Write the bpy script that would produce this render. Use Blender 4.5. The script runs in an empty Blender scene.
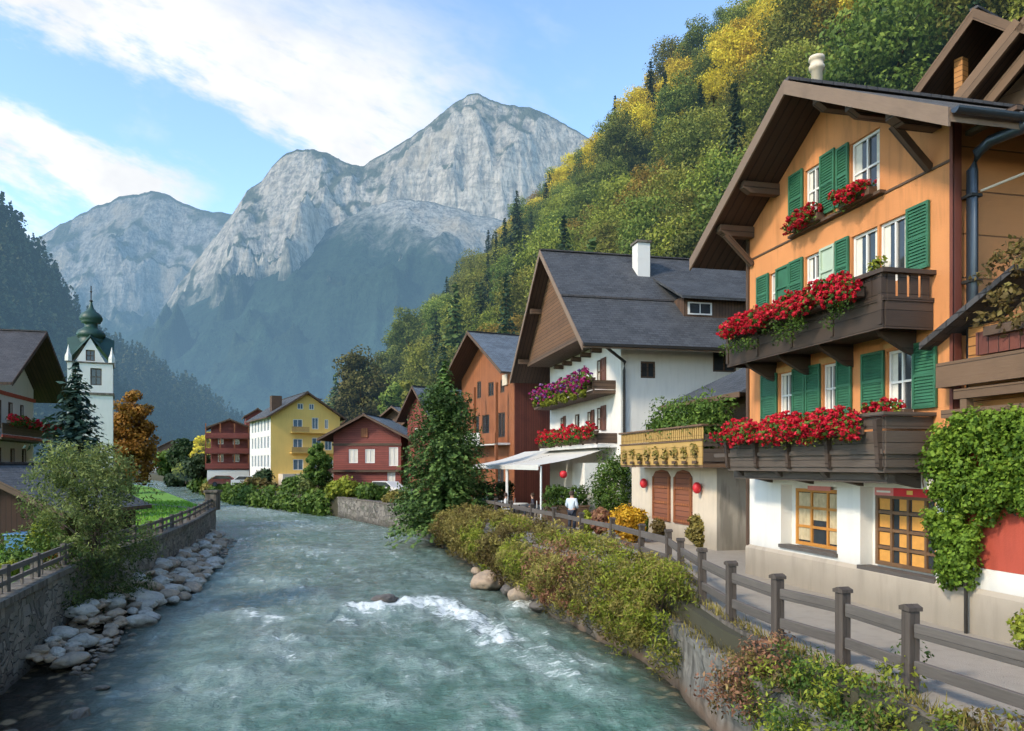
import bpy, bmesh, math, random
import numpy as np
from mathutils import Vector, Matrix, noise, geometry
random.seed(7); rng = np.random.default_rng(7)
R = math.radians
scene = bpy.context.scene
col = scene.collection
# ------------------------------------------------------------------ materials
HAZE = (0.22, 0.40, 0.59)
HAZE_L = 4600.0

def new_mat(name):
    m = bpy.data.materials.new(name); m.use_nodes = True
    nt = m.node_tree; nt.nodes.clear()
    out = nt.nodes.new('ShaderNodeOutputMaterial')
    return m, nt, out

def N(nt, t, **kw):
    n = nt.nodes.new(t)
    for k, v in kw.items():
        if k in n.inputs.keys(): n.inputs[k].default_value = v
        else: setattr(n, k, v)
    return n

def L(nt, a, b): nt.links.new(a, b)

def math_n(nt, op, a, b=None, clamp=False):
    n = nt.nodes.new('ShaderNodeMath'); n.operation = op; n.use_clamp = clamp
    for i, v in enumerate((a, b)):
        if v is None: continue
        if isinstance(v, (int, float)): n.inputs[i].default_value = v
        else: nt.links.new(v, n.inputs[i])
    return n.outputs[0]

def mixc(nt, fac, a, b, mode='MIX'):
    n = nt.nodes.new('ShaderNodeMix'); n.data_type = 'RGBA'; n.blend_type = mode
    for i, v in ((0, fac), (6, a), (7, b)):
        if isinstance(v, (int, float)): n.inputs[i].default_value = v
        elif isinstance(v, tuple): n.inputs[i].default_value = (*v[:3], 1)
        else: nt.links.new(v, n.inputs[i])
    return n.outputs[2]

def ramp(nt, fac, stops):
    n = nt.nodes.new('ShaderNodeValToRGB'); cr = n.color_ramp
    while len(cr.elements) < len(stops): cr.elements.new(0.5)
    for e, (p, c) in zip(cr.elements, stops):
        e.position = p; e.color = (*c, 1) if len(c) == 3 else c
    nt.links.new(fac, n.inputs[0]); return n.outputs[0]

def sstep(nt, x, a, b):
    n = nt.nodes.new('ShaderNodeMapRange'); n.interpolation_type = 'SMOOTHSTEP'
    n.inputs['From Min'].default_value = a; n.inputs['From Max'].default_value = b
    nt.links.new(x, n.inputs['Value']); return n.outputs[0]

def noise_n(nt, vec, scale, detail=4, rough=0.55, out='Fac'):
    n = nt.nodes.new('ShaderNodeTexNoise')
    n.inputs['Scale'].default_value = scale; n.inputs['Detail'].default_value = detail
    n.inputs['Roughness'].default_value = rough
    if vec is not None: nt.links.new(vec, n.inputs['Vector'])
    return n.outputs[out]

def scaled(nt, vec, s):
    n = nt.nodes.new('ShaderNodeMapping'); n.inputs['Scale'].default_value = s
    nt.links.new(vec, n.inputs['Vector']); return n.outputs[0]

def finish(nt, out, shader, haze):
    if haze:                                     # painted aerial haze: emission mixed into the material, growing with distance from the origin
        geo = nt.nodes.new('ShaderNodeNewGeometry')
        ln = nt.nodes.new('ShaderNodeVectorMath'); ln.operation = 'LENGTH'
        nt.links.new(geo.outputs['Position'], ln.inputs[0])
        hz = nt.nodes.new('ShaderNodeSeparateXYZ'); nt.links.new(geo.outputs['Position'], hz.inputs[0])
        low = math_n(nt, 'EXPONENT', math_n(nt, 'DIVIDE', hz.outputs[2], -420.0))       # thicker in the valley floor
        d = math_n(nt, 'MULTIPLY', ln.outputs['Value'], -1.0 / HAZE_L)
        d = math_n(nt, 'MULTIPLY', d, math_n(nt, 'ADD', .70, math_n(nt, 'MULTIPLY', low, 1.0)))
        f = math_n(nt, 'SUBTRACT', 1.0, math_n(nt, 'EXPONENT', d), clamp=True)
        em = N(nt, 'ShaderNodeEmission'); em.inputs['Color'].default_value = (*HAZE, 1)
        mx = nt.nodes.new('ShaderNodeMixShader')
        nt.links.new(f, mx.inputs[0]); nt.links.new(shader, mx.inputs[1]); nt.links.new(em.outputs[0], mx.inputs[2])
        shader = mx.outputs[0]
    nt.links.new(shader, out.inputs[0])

def bump(nt, h, strength, dist=0.05):
    b = nt.nodes.new('ShaderNodeBump'); b.inputs['Strength'].default_value = strength
    b.inputs['Distance'].default_value = dist
    nt.links.new(h, b.inputs['Height']); return b.outputs[0]

def principled(nt, c, rough=0.7, nrm=None, metal=0.0, spec=0.5):
    p = nt.nodes.new('ShaderNodeBsdfPrincipled')
    if isinstance(c, tuple): p.inputs['Base Color'].default_value = (*c[:3], 1)
    else: nt.links.new(c, p.inputs['Base Color'])
    if isinstance(rough, (int, float)): p.inputs['Roughness'].default_value = rough
    else: nt.links.new(rough, p.inputs['Roughness'])
    p.inputs['Metallic'].default_value = metal
    p.inputs['Specular IOR Level'].default_value = spec
    if nrm is not None: nt.links.new(nrm, p.inputs['Normal'])
    return p.outputs[0]

def mul(c, k): return tuple(min(1, x * k) for x in c[:3])

def plaster(name, c, var=0.18, scale=1.3, rough=0.85, dirt=0.35, haze=False, bs=0.25):
    m, nt, out = new_mat(name)
    tc = N(nt, 'ShaderNodeTexCoord'); o = tc.outputs['Object']
    n1 = noise_n(nt, o, scale, 6); n2 = noise_n(nt, scaled(nt, o, (2.5, 2.5, .35)), 1.6, 5); n3 = noise_n(nt, o, 45, 3)
    c1 = mixc(nt, n1, mul(c, 1 - var), mul(c, 1 + var))
    d = math_n(nt, 'MULTIPLY', sstep(nt, n2, .47, .68), dirt)
    c2 = mixc(nt, d, c1, mul(c, .5))
    sep = N(nt, 'ShaderNodeSeparateXYZ'); L(nt, o, sep.inputs[0])
    g = math_n(nt, 'MULTIPLY', sstep(nt, math_n(nt, 'ADD', sep.outputs[2], math_n(nt, 'MULTIPLY', n1, -.9)), .8, -.3), .6)
    c3 = mixc(nt, g, c2, (.19, .17, .13))
    finish(nt, out, principled(nt, c3, rough, bump(nt, n3, bs, .02)), haze)
    return m

def wood(name, c, plank=0.16, axis='v', rough=0.75, var=0.35, gap=.12, haze=False):
    """planks: uv in metres; axis 'v' = boards run along u (horizontal), 'u' = boards run along v"""
    m, nt, out = new_mat(name)
    uv = N(nt, 'ShaderNodeUVMap').outputs[0]
    sep = N(nt, 'ShaderNodeSeparateXYZ'); L(nt, uv, sep.inputs[0])
    a = sep.outputs[1 if axis == 'v' else 0]
    q = math_n(nt, 'DIVIDE', a, plank)
    fl = math_n(nt, 'FLOOR', q); fr = math_n(nt, 'FRACT', q)
    wn = N(nt, 'ShaderNodeTexWhiteNoise', noise_dimensions='1D'); L(nt, fl, wn.inputs['W'])
    s = (2.0, 22, 1) if axis == 'v' else (22, 2.0, 1)
    grain = noise_n(nt, scaled(nt, uv, s), 1.6, 6, .65)
    big = noise_n(nt, uv, .9, 4)
    k = math_n(nt, 'ADD', math_n(nt, 'MULTIPLY', wn.outputs['Value'], .4), math_n(nt, 'MULTIPLY', grain, .6))
    c1 = mixc(nt, k, mul(c, 1 - var), mul(c, 1 + var))
    c1 = mixc(nt, math_n(nt, 'MULTIPLY', sstep(nt, big, .45, .75), .45), c1, mul(c, .5))
    edge = math_n(nt, 'MINIMUM', fr, math_n(nt, 'SUBTRACT', 1.0, fr))
    gp = sstep(nt, edge, 0.0, gap)
    c2 = mixc(nt, gp, mul(c, .25), c1)
    h = math_n(nt, 'ADD', math_n(nt, 'MULTIPLY', gp, 1.0), math_n(nt, 'MULTIPLY', grain, .4))
    finish(nt, out, principled(nt, c2, rough, bump(nt, h, .5, .02)), haze)
    return m

def roofing(name, c, tw=.28, th=.22, rough=0.7, haze=False, moss=0.0):
    m, nt, out = new_mat(name)
    uv = N(nt, 'ShaderNodeUVMap').outputs[0]
    b = N(nt, 'ShaderNodeTexBrick'); b.offset = .5
    L(nt, uv, b.inputs['Vector'])
    b.inputs['Scale'].default_value = 1; b.inputs['Brick Width'].default_value = tw; b.inputs['Row Height'].default_value = th
    b.inputs['Mortar Size'].default_value = .014; b.inputs['Mortar Smooth'].default_value = .4
    b.inputs['Color1'].default_value = (*mul(c, .7), 1); b.inputs['Color2'].default_value = (*mul(c, 1.35), 1)
    b.inputs['Mortar'].default_value = (*mul(c, .25), 1)
    n1 = noise_n(nt, uv, .8, 5); n2 = noise_n(nt, uv, 12, 4)
    c1 = mixc(nt, math_n(nt, 'MULTIPLY', sstep(nt, n1, .4, .7), .5), b.outputs['Color'], mul(c, 1.7))
    c1 = mixc(nt, math_n(nt, 'MULTIPLY', n2, .35), c1, mul(c, .4))
    if moss: c1 = mixc(nt, math_n(nt, 'MULTIPLY', sstep(nt, noise_n(nt, uv, 1.7, 6), .5, .7), moss), c1, (.07, .085, .03))
    sep = N(nt, 'ShaderNodeSeparateXYZ'); L(nt, uv, sep.inputs[0])
    saw = math_n(nt, 'SUBTRACT', 1.0, math_n(nt, 'FRACT', math_n(nt, 'DIVIDE', sep.outputs[1], th)))
    h = math_n(nt, 'ADD', math_n(nt, 'MULTIPLY', saw, .8), math_n(nt, 'SUBTRACT', math_n(nt, 'MULTIPLY', n2, .5), b.outputs['Fac']))
    finish(nt, out, principled(nt, c1, rough, bump(nt, h, .7, .04)), haze)
    return m

def masonry(name, c1, c2, scale=1.7, mortar=(.12, .11, .09), damp=True):
    m, nt, out = new_mat(name)
    uv = N(nt, 'ShaderNodeUVMap').outputs[0]
    geo = N(nt, 'ShaderNodeNewGeometry')
    wob = noise_n(nt, uv, 2.2, 3, out='Color')
    add = N(nt, 'ShaderNodeVectorMath', operation='MULTIPLY_ADD'); L(nt, wob, add.inputs[0]); add.inputs[1].default_value = (.35, .35, 0); L(nt, uv, add.inputs[2])
    v = scaled(nt, add.outputs[0], (1, 1.75, 1))
    ve = N(nt, 'ShaderNodeTexVoronoi', feature='DISTANCE_TO_EDGE', Scale=scale); L(nt, v, ve.inputs['Vector'])
    vc = N(nt, 'ShaderNodeTexVoronoi', feature='F1', Scale=scale); L(nt, v, vc.inputs['Vector'])
    sep = N(nt, 'ShaderNodeSeparateColor'); L(nt, vc.outputs['Color'], sep.inputs[0])
    n1 = noise_n(nt, uv, 9, 6, .7)
    k = math_n(nt, 'ADD', math_n(nt, 'MULTIPLY', sep.outputs[0], .6), math_n(nt, 'MULTIPLY', n1, .4))
    c = mixc(nt, k, c1, c2)
    e = sstep(nt, ve.outputs['Distance'], .0, .055)
    c = mixc(nt, e, mortar, c)
    moss = math_n(nt, 'MULTIPLY', sstep(nt, noise_n(nt, uv, .8, 5), .5, .68), .6)
    c = mixc(nt, moss, c, (.055, .07, .03))
    if damp:
        sp = N(nt, 'ShaderNodeSeparateXYZ'); L(nt, geo.outputs['Position'], sp.inputs[0])
        w = sstep(nt, math_n(nt, 'ADD', sp.outputs[2], math_n(nt, 'MULTIPLY', n1, .35)), -.9, -1.75)
        c = mixc(nt, math_n(nt, 'MULTIPLY', w, .75), c, (.035, .03, .022))
    h = math_n(nt, 'ADD', e, math_n(nt, 'MULTIPLY', n1, .5))
    finish(nt, out, principled(nt, c, .8, bump(nt, h, .8, .08)), False)
    return m

def concrete(name, c, damp=True):
    m, nt, out = new_mat(name)
    geo = N(nt, 'ShaderNodeNewGeometry'); pos = geo.outputs['Position']
    n1 = noise_n(nt, pos, .9, 7, .62); n2 = noise_n(nt, scaled(nt, pos, (3, 3, .35)), 1.3, 6, .6); n3 = noise_n(nt, pos, 18, 5, .7)
    cc = mixc(nt, n1, mul(c, .55), mul(c, 1.4))
    cc = mixc(nt, math_n(nt, 'MULTIPLY', sstep(nt, n2, .46, .6), .8), cc, mul(c, .25))
    cc = mixc(nt, math_n(nt, 'MULTIPLY', sstep(nt, noise_n(nt, pos, 1.7, 5), .55, .7), .5), cc, mul(c, 1.9))
    cc = mixc(nt, math_n(nt, 'MULTIPLY', n3, .3), cc, mul(c, .5))
    if damp:
        sp = N(nt, 'ShaderNodeSeparateXYZ'); L(nt, pos, sp.inputs[0])
        hgt = math_n(nt, 'ADD', sp.outputs[2], math_n(nt, 'MULTIPLY', n1, .5))
        cc = mixc(nt, math_n(nt, 'MULTIPLY', sstep(nt, hgt, -1.05, -1.4), .7), cc, (.16, .1, .06))
        cc = mixc(nt, math_n(nt, 'MULTIPLY', sstep(nt, hgt, -1.35, -1.6), .8), cc, (.02, .02, .015))
    finish(nt, out, principled(nt, cc, .85, bump(nt, math_n(nt, 'ADD', n1, math_n(nt, 'MULTIPLY', n3, .4)), .5, .06)), False)
    return m

def plain(name, c, rough=.6, metal=0., var=.15, scale=8, haze=False, spec=.5):
    m, nt, out = new_mat(name)
    o = N(nt, 'ShaderNodeTexCoord').outputs['Object']
    n1 = noise_n(nt, o, scale, 5)
    finish(nt, out, principled(nt, mixc(nt, n1, mul(c, 1 - var), mul(c, 1 + var)), rough, bump(nt, n1, .1, .02), metal, spec), haze)
    return m

def foliage(name, stops, transl=.35, haze=False, hue=.0, rough=.6, obj_var=.35):
    """stops: colours from dark to light along the per-leaf tone value, part random, mostly higher towards clump tops"""
    m, nt, out = new_mat(name)
    at = N(nt, 'ShaderNodeAttribute', attribute_name='rnd')
    n = len(stops)
    c = ramp(nt, at.outputs['Fac'], [(i / (n - 1), s) for i, s in enumerate(stops)])
    oi = N(nt, 'ShaderNodeObjectInfo')
    hsv = N(nt, 'ShaderNodeHueSaturation'); L(nt, c, hsv.inputs['Color'])
    L(nt, math_n(nt, 'ADD', math_n(nt, 'MULTIPLY', oi.outputs['Random'], hue), .5 - hue / 2), hsv.inputs['Hue'])
    L(nt, math_n(nt, 'ADD', math_n(nt, 'MULTIPLY', oi.outputs['Random'], obj_var), 1 - obj_var / 2), hsv.inputs['Value'])
    p = principled(nt, hsv.outputs[0], rough, spec=.25)
    t = N(nt, 'ShaderNodeBsdfTranslucent'); L(nt, hsv.outputs[0], t.inputs[0])
    mx = N(nt, 'ShaderNodeMixShader'); mx.inputs[0].default_value = transl
    L(nt, p, mx.inputs[1]); L(nt, t.outputs[0], mx.inputs[2])
    finish(nt, out, mx.outputs[0], haze)
    return m

def glass(name, c=(.03, .035, .04), curtain=None):
    m, nt, out = new_mat(name)
    o = N(nt, 'ShaderNodeTexCoord').outputs['Object']
    n1 = noise_n(nt, o, 2.5, 3)
    finish(nt, out, principled(nt, mixc(nt, n1, mul(c, .5), mul(c, 1.8)), .08, bump(nt, n1, .03, .05), spec=.7), False)
    return m

M = {}
M['orange'] = plaster('orange_render', (.62, .25, .088), .24, .7, dirt=.45, bs=.5)
M['orange_side'] = wood('orange_boards', (.55, .23, .085), .78, 'v', .8, .1, .03)
M['orange_light'] = plaster('pale_orange_lintel', (.62, .34, .14))
M['white'] = plaster('white_render', (.76, .73, .67), .09, 1.1, dirt=.12, bs=.45)
M['white_far'] = plaster('white_render_far', (.70, .68, .64), .05, .9, dirt=.1)
M['plinth'] = plaster('beige_plinth', (.50, .42, .33), .12, 1.4, dirt=.35)
M['cream'] = plaster('cream_render', (.62, .52, .40), .14, 1.6, dirt=.2)
M['stucco_grey'] = plaster('patchy_grey_stucco', (.42, .38, .32), .35, 1.1, dirt=.8)
M['yellow'] = plaster('yellow_render', (.80, .53, .15), .1, .5, dirt=.12)
M['red_render'] = plaster('red_render', (.42, .07, .04), .1, 1.2)
M['rust'] = wood('rust_timber', (.30, .10, .035), .2, 'u', .7, .3, .1)
M['rust_dark'] = wood('dark_red_timber', (.15, .04, .024), .2, 'u', .7, .3, .1)
M['red_wood'] = wood('red_timber', (.22, .05, .036), .22, 'v', .7, .25, .1)
M['brown'] = wood('brown_timber', (.105, .062, .038), .18, 'v', .75, .4)
M['brown_v'] = wood('brown_boarding', (.10, .055, .032), .17, 'u', .75, .4)
M['brown_light'] = wood('weathered_timber', (.15, .088, .05), .42, 'v', .8, .4, .03)
M['fascia'] = wood('fascia_board', (.22, .15, .105), 3.1, 'v', .8, .3, .002)
M['gable_wood'] = wood('gable_boards', (.15, .075, .036), .2, 'v', .8, .3)
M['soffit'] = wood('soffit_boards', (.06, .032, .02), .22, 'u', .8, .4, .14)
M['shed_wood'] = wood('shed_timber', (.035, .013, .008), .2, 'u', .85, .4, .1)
M['dark_balcony'] = wood('dark_balcony_boards', (.062, .04, .028), .3, 'v', .75, .4, .04)
M['grey_balcony'] = wood('grey_balcony_boards', (.095, .072, .056), .3, 'v', .75, .4, .04)
M['yellow_wood'] = wood('yellow_pine', (.47, .29, .09), .35, 'v', .7, .25, .03)
M['log'] = wood('log_wall', (.40, .17, .045), .16, 'v', .7, .3)
M['fence'] = wood('grey_fence_timber', (.115, .098, .085), .5, 'v', .8, .6, .01)
M['fence_post'] = wood('grey_fence_post', (.08, .062, .05), .5, 'u', .8, .6, .01)
M['pine'] = wood('orange_window_wood', (.52, .22, .04), .3, 'u', .5, .15, .01)
M['pine_dark'] = wood('dark_window_wood', (.16, .085, .04), .3, 'u', .5, .2, .01)
M['door'] = wood('red_brown_shutter_wood', (.23, .08, .04), .2, 'v', .7, .3, .1)
M['shutter'] = plain('green_shutter_paint', (.03, .13, .066), .6, var=.5, scale=3)
M['shutter_pale'] = plain('pale_shutter_paint', (.42, .5, .38), .5, var=.15, scale=4)
M['shutter_brown'] = plain('brown_shutter_paint', (.14, .06, .04), .6)
M['white_paint'] = plain('white_paint', (.74, .72, .68), .5, var=.06)
M['glass'] = glass('window_glass')
M['glass_blue'] = glass('window_glass_sky', (.10, .15, .19))
M['curtain'] = plain('curtain_cloth', (.66, .62, .54), .9, var=.2, scale=14)
M['curtain_cream'] = plain('cream_curtain_cloth', (.5, .40, .24), .9, var=.45, scale=7)
M['curtain_warm'] = plain('warm_curtain_cloth', (.62, .29, .06), .9, var=.25, scale=9)
M['roof'] = roofing('slate_roof', (.062, .064, .068), .3, .2)
M['roof_moss'] = roofing('mossy_shingle_roof', (.10, .085, .07), .22, .2, moss=.35)
M['roof_blue'] = roofing('blue_grey_roof', (.125, .145, .165), .4, .25, .5)
M['roof_dark'] = roofing('dark_roof', (.055, .05, .05))
M['gutter'] = plain('steel_blue_gutter', (.07, .085, .105), .4, .6)
M['metal_dark'] = plain('dark_metal', (.04, .035, .03), .5, .5)
M['copper'] = plain('green_copper', (.018, .058, .045), .5, var=.35, scale=2)
M['gold'] = plain('gilded_metal', (.5, .32, .08), .35, .8)
M['awning'] = plain('awning_canvas', (.62, .60, .55), .8, var=.08, scale=2)
M['red_paint'] = plain('red_paint', (.6, .02, .03), .5)
M['pink_paint'] = plain('faded_red_paint', (.62, .22, .2), .6)
M['sign_yellow'] = plain('sign_yellow', (.75, .5, .12), .6)
M['blue_plastic'] = plain('blue_plastic', (.05, .16, .3), .5)
M['stone_wall'] = masonry('left_stone_wall', (.07, .065, .055), (.34, .30, .25), 1.5, (.085, .078, .068))
M['concrete'] = concrete('stained_concrete', (.20, .185, .16))
M['coping'] = concrete('coping_stone', (.17, .145, .115), False)
M['asphalt'] = plaster('path_asphalt', (.58, .51, .435), .22, .7, dirt=.3, bs=.6)
M['bark'] = plain('bark', (.07, .05, .035), .9, var=.4, scale=6)
M['bark_far'] = plain('bark_far', (.06, .045, .035), .9, var=.3, scale=2)
M['soil'] = plain('soil_ground', (.055, .05, .028), .95, var=.5, scale=.8)
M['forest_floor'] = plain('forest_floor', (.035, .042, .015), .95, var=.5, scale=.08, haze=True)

def boulder_mat(name, a, b):
    m, nt, out = new_mat(name)
    o = N(nt, 'ShaderNodeTexCoord').outputs['Object']; oi = N(nt, 'ShaderNodeObjectInfo')
    n1 = noise_n(nt, o, 2.2, 7, .65); n2 = noise_n(nt, o, 14, 5, .7)
    base = mixc(nt, oi.outputs['Random'], a, b)
    c = mixc(nt, sstep(nt, n1, .25, .6), mul((.2, .18, .16), 1), base); c = mixc(nt, math_n(nt, 'MULTIPLY', n2, .5), c, base)
    geo = N(nt, 'ShaderNodeNewGeometry'); sp = N(nt, 'ShaderNodeSeparateXYZ'); L(nt, geo.outputs['Position'], sp.inputs[0])
    wet = sstep(nt, math_n(nt, 'ADD', sp.outputs[2], math_n(nt, 'MULTIPLY', n1, .2)), -1.45, -1.62)
    c = mixc(nt, math_n(nt, 'MULTIPLY', wet, .75), c, (.03, .024, .018))
    rg = math_n(nt, 'SUBTRACT', .8, math_n(nt, 'MULTIPLY', wet, .5))
    finish(nt, out, principled(nt, c, rg, bump(nt, math_n(nt, 'ADD', n1, math_n(nt, 'MULTIPLY', n2, .3)), .6, .1)), False)
    return m
M['rock_grey'] = boulder_mat('grey_river_rock', (.44, .40, .335), (.56, .51, .44))
M['rock_tan'] = boulder_mat('tan_river_rock', (.45, .32, .21), (.40, .31, .225))
M['rock_dark'] = boulder_mat('dark_river_rock', (.09, .085, .075), (.13, .11, .1))

# foliage palettes (dark -> light)
G = {}
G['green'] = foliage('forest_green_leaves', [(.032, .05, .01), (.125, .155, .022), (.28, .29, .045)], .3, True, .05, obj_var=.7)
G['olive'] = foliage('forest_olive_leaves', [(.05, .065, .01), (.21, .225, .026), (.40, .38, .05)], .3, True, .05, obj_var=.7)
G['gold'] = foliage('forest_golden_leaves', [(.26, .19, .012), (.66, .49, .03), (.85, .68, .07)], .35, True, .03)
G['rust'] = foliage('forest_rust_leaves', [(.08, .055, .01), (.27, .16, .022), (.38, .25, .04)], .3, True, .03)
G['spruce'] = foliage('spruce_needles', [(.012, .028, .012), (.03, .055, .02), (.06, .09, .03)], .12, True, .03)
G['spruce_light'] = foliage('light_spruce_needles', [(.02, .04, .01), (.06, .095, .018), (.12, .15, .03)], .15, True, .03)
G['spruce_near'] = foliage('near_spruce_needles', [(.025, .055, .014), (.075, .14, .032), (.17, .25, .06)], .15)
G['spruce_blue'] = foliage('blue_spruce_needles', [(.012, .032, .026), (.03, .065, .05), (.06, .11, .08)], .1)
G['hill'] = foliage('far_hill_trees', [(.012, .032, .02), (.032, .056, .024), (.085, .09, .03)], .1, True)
G['hedge'] = foliage('hedge_olive_leaves', [(.08, .065, .018), (.28, .235, .06), (.44, .37, .09)], .3, False, .02)
G['hedge_yellow'] = foliage('hedge_yellow_green_leaves', [(.07, .09, .012), (.27, .31, .035), (.46, .47, .06)], .35)
G['hedge_red'] = foliage('hedge_red_leaves', [(.14, .06, .035), (.36, .17, .10), (.38, .28, .10)], .3)
G['brown_bush'] = foliage('brown_green_leaves', [(.07, .045, .02), (.18, .13, .04), (.22, .19, .05)], .3)
G['ivy'] = foliage('ivy_leaves', [(.045, .10, .01), (.19, .31, .03), (.36, .48, .06)], .3)
G['willow'] = foliage('willow_leaves', [(.04, .065, .018), (.16, .2, .055), (.33, .36, .11)], .3)
G['bush'] = foliage('garden_bush_leaves', [(.025, .055, .01), (.085, .15, .022), (.2, .28, .045)], .25)
G['bush_dark'] = foliage('dark_bush_leaves', [(.012, .03, .01), (.03, .06, .018), (.06, .09, .03)], .2)
G['grassy'] = foliage('grass_blades', [(.08, .18, .016), (.19, .38, .035), (.3, .52, .05)], .3)
G['autumn'] = foliage('autumn_orange_leaves', [(.12, .05, .008), (.34, .15, .02), (.45, .24, .04)], .3)
G['yellow_bush'] = foliage('yellow_flower_petals', [(.35, .16, .01), (.6, .34, .02), (.7, .46, .04)], .2)
G['red_flower'] = foliage('red_geranium_petals', [(.35, .006, .02), (.62, .015, .035), (.72, .05, .07)], .2)
G['pink_flower'] = foliage('magenta_petals', [(.22, .008, .09), (.5, .02, .2), (.62, .09, .3)], .2)
G['purple_flower'] = foliage('purple_petals', [(.08, .02, .14), (.22, .07, .3), (.5, .3, .5)], .2)
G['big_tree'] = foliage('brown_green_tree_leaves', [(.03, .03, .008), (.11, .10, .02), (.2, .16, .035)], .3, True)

# ------------------------------------------------------------------ mesh helpers
LONG = ('verge_board', 'brace', 'rail', 'top_rail', 'mid_rail', 'beam', 'purlin', 'bracket')
class MB:
    def __init__(s): s.v = []; s.f = []; s.mi = []; s.cur = 0
    def mat(s, i): s.cur = i; return s
    def face(s, pts):
        i = len(s.v); s.v += [tuple(p) for p in pts]; s.f.append(tuple(range(i, i + len(pts)))); s.mi.append(s.cur); return s
    def box(s, x0, x1, y0, y1, z0, z1):
        if x0 > x1: x0, x1 = x1, x0
        if y0 > y1: y0, y1 = y1, y0
        if z0 > z1: z0, z1 = z1, z0
        i = len(s.v)
        s.v += [(x0,y0,z0),(x1,y0,z0),(x1,y1,z0),(x0,y1,z0),(x0,y0,z1),(x1,y0,z1),(x1,y1,z1),(x0,y1,z1)]
        for q in ((0,3,2,1),(4,5,6,7),(0,1,5,4),(1,2,6,5),(2,3,7,6),(3,0,4,7)):
            s.f.append(tuple(i + k for k in q)); s.mi.append(s.cur)
        return s
    def bar(s, p, q, w, h, up=(0, 0, 1)):
        p = Vector(p); q = Vector(q); d = (q - p).normalized(); up = Vector(up)
        if abs(d.dot(up)) > .98: up = Vector((0, 1, 0))
        a = d.cross(up).normalized() * w / 2; b = a.cross(d).normalized() * h / 2
        i = len(s.v)
        for c in (p, q): s.v += [tuple(c - a - b), tuple(c + a - b), tuple(c + a + b), tuple(c - a + b)]
        for f in ((0,1,2,3),(7,6,5,4),(0,4,5,1),(1,5,6,2),(2,6,7,3),(3,7,4,0)):
            s.f.append(tuple(i + k for k in f)); s.mi.append(s.cur)
        return s
    def tube(s, pts, r, n=8, r2=None):
        pts = [Vector(p) for p in pts]; i0 = len(s.v); k = len(pts)
        for j, p in enumerate(pts):
            d = (pts[min(j + 1, k - 1)] - pts[max(j - 1, 0)]).normalized()
            up = Vector((0, 0, 1)) if abs(d.z) < .95 else Vector((1, 0, 0))
            a = d.cross(up).normalized(); b = a.cross(d)
            rr = r if r2 is None else r + (r2 - r) * j / (k - 1)
            for t in range(n):
                an = 2 * math.pi * t / n; s.v.append(tuple(p + (a * math.cos(an) + b * math.sin(an)) * rr))
        for j in range(k - 1):
            for t in range(n):
                s.f.append((i0+j*n+t, i0+j*n+(t+1)%n, i0+(j+1)*n+(t+1)%n, i0+(j+1)*n+t)); s.mi.append(s.cur)
        s.f.append(tuple(i0 + t for t in reversed(range(n)))); s.mi.append(s.cur)
        s.f.append(tuple(i0 + (k-1)*n + t for t in range(n))); s.mi.append(s.cur)
        return s
    def lathe(s, prof, n=16, c=(0, 0)):
        i0 = len(s.v)
        for r, z in prof:
            for t in range(n):
                an = 2 * math.pi * (t + .5) / n; s.v.append((c[0] + r * math.cos(an), c[1] + r * math.sin(an), z))
        for j in range(len(prof) - 1):
            for t in range(n):
                s.f.append((i0+j*n+t, i0+j*n+(t+1)%n, i0+(j+1)*n+(t+1)%n, i0+(j+1)*n+t)); s.mi.append(s.cur)
        return s
    def prism(s, poly, d):
        """poly: 3d points, extruded by vector d"""
        d = Vector(d); a = [Vector(p) for p in poly]; b = [p + d for p in a]
        s.face(a); s.face(list(reversed(b)))
        for k in range(len(a)):
            j = (k + 1) % len(a); s.face([a[j], a[k], b[k], b[j]])
        return s
    def holed(s, outer, holes, to3):
        """flat polygon with rectangular holes; to3 maps (x, z) to 3d"""
        loops = [[Vector((x, z, 0)) for x, z in outer]] + [[Vector((a, b, 0)) for a, b in ((h[0],h[2]),(h[0],h[3]),(h[1],h[3]),(h[1],h[2]))] for h in holes]
        flat = [p for l in loops for p in l]
        for t in geometry.tessellate_polygon(loops):
            ps = [flat[k] for k in t]
            n = (ps[1]-ps[0]).cross(ps[2]-ps[0])
            if n.z < 0: ps.reverse()
            s.face([to3(p.x, p.y) for p in ps])
        return s
    def build(s, name, mats, parent=None, smooth=False, bevel=0):
        me = bpy.data.meshes.new(name); me.from_pydata(s.v, [], s.f)
        if not isinstance(mats, (list, tuple)): mats = [mats]
        for m in mats: me.materials.append(m)
        me.polygons.foreach_set('material_index', s.mi)
        if 'wall' in name or 'tower' in name:
            bm = bmesh.new(); bm.from_mesh(me); bmesh.ops.remove_doubles(bm, verts=bm.verts, dist=.0005); bm.to_mesh(me); bm.free()
        uvl = me.uv_layers.new(name='UVMap')
        for p in me.polygons:
            n = p.normal
            if name in LONG and len(p.vertices) == 4:
                vc = [me.vertices[k].co for k in p.vertices]; e0 = vc[1] - vc[0]; e1 = vc[2] - vc[1]
                u = (e0 if e0.length > e1.length else e1).normalized(); w = n.cross(u)
                for li in p.loop_indices:
                    c = me.vertices[me.loops[li].vertex_index].co; uvl.data[li].uv = (c.dot(u), c.dot(w) + 1.3)
                continue
            u = Vector((0, 0, 1)).cross(n)
            if u.length < .02: u = Vector((1, 0, 0)); w = Vector((0, 1, 0))
            else: u.normalize(); w = n.cross(u)
            for li in p.loop_indices:
                c = me.vertices[me.loops[li].vertex_index].co
                uvl.data[li].uv = (c.dot(u), c.dot(w))
        if smooth: me.polygons.foreach_set('use_smooth', [True] * len(me.polygons))
        o = bpy.data.objects.new(name, me); col.objects.link(o)
        if parent: o.parent = parent
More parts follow.
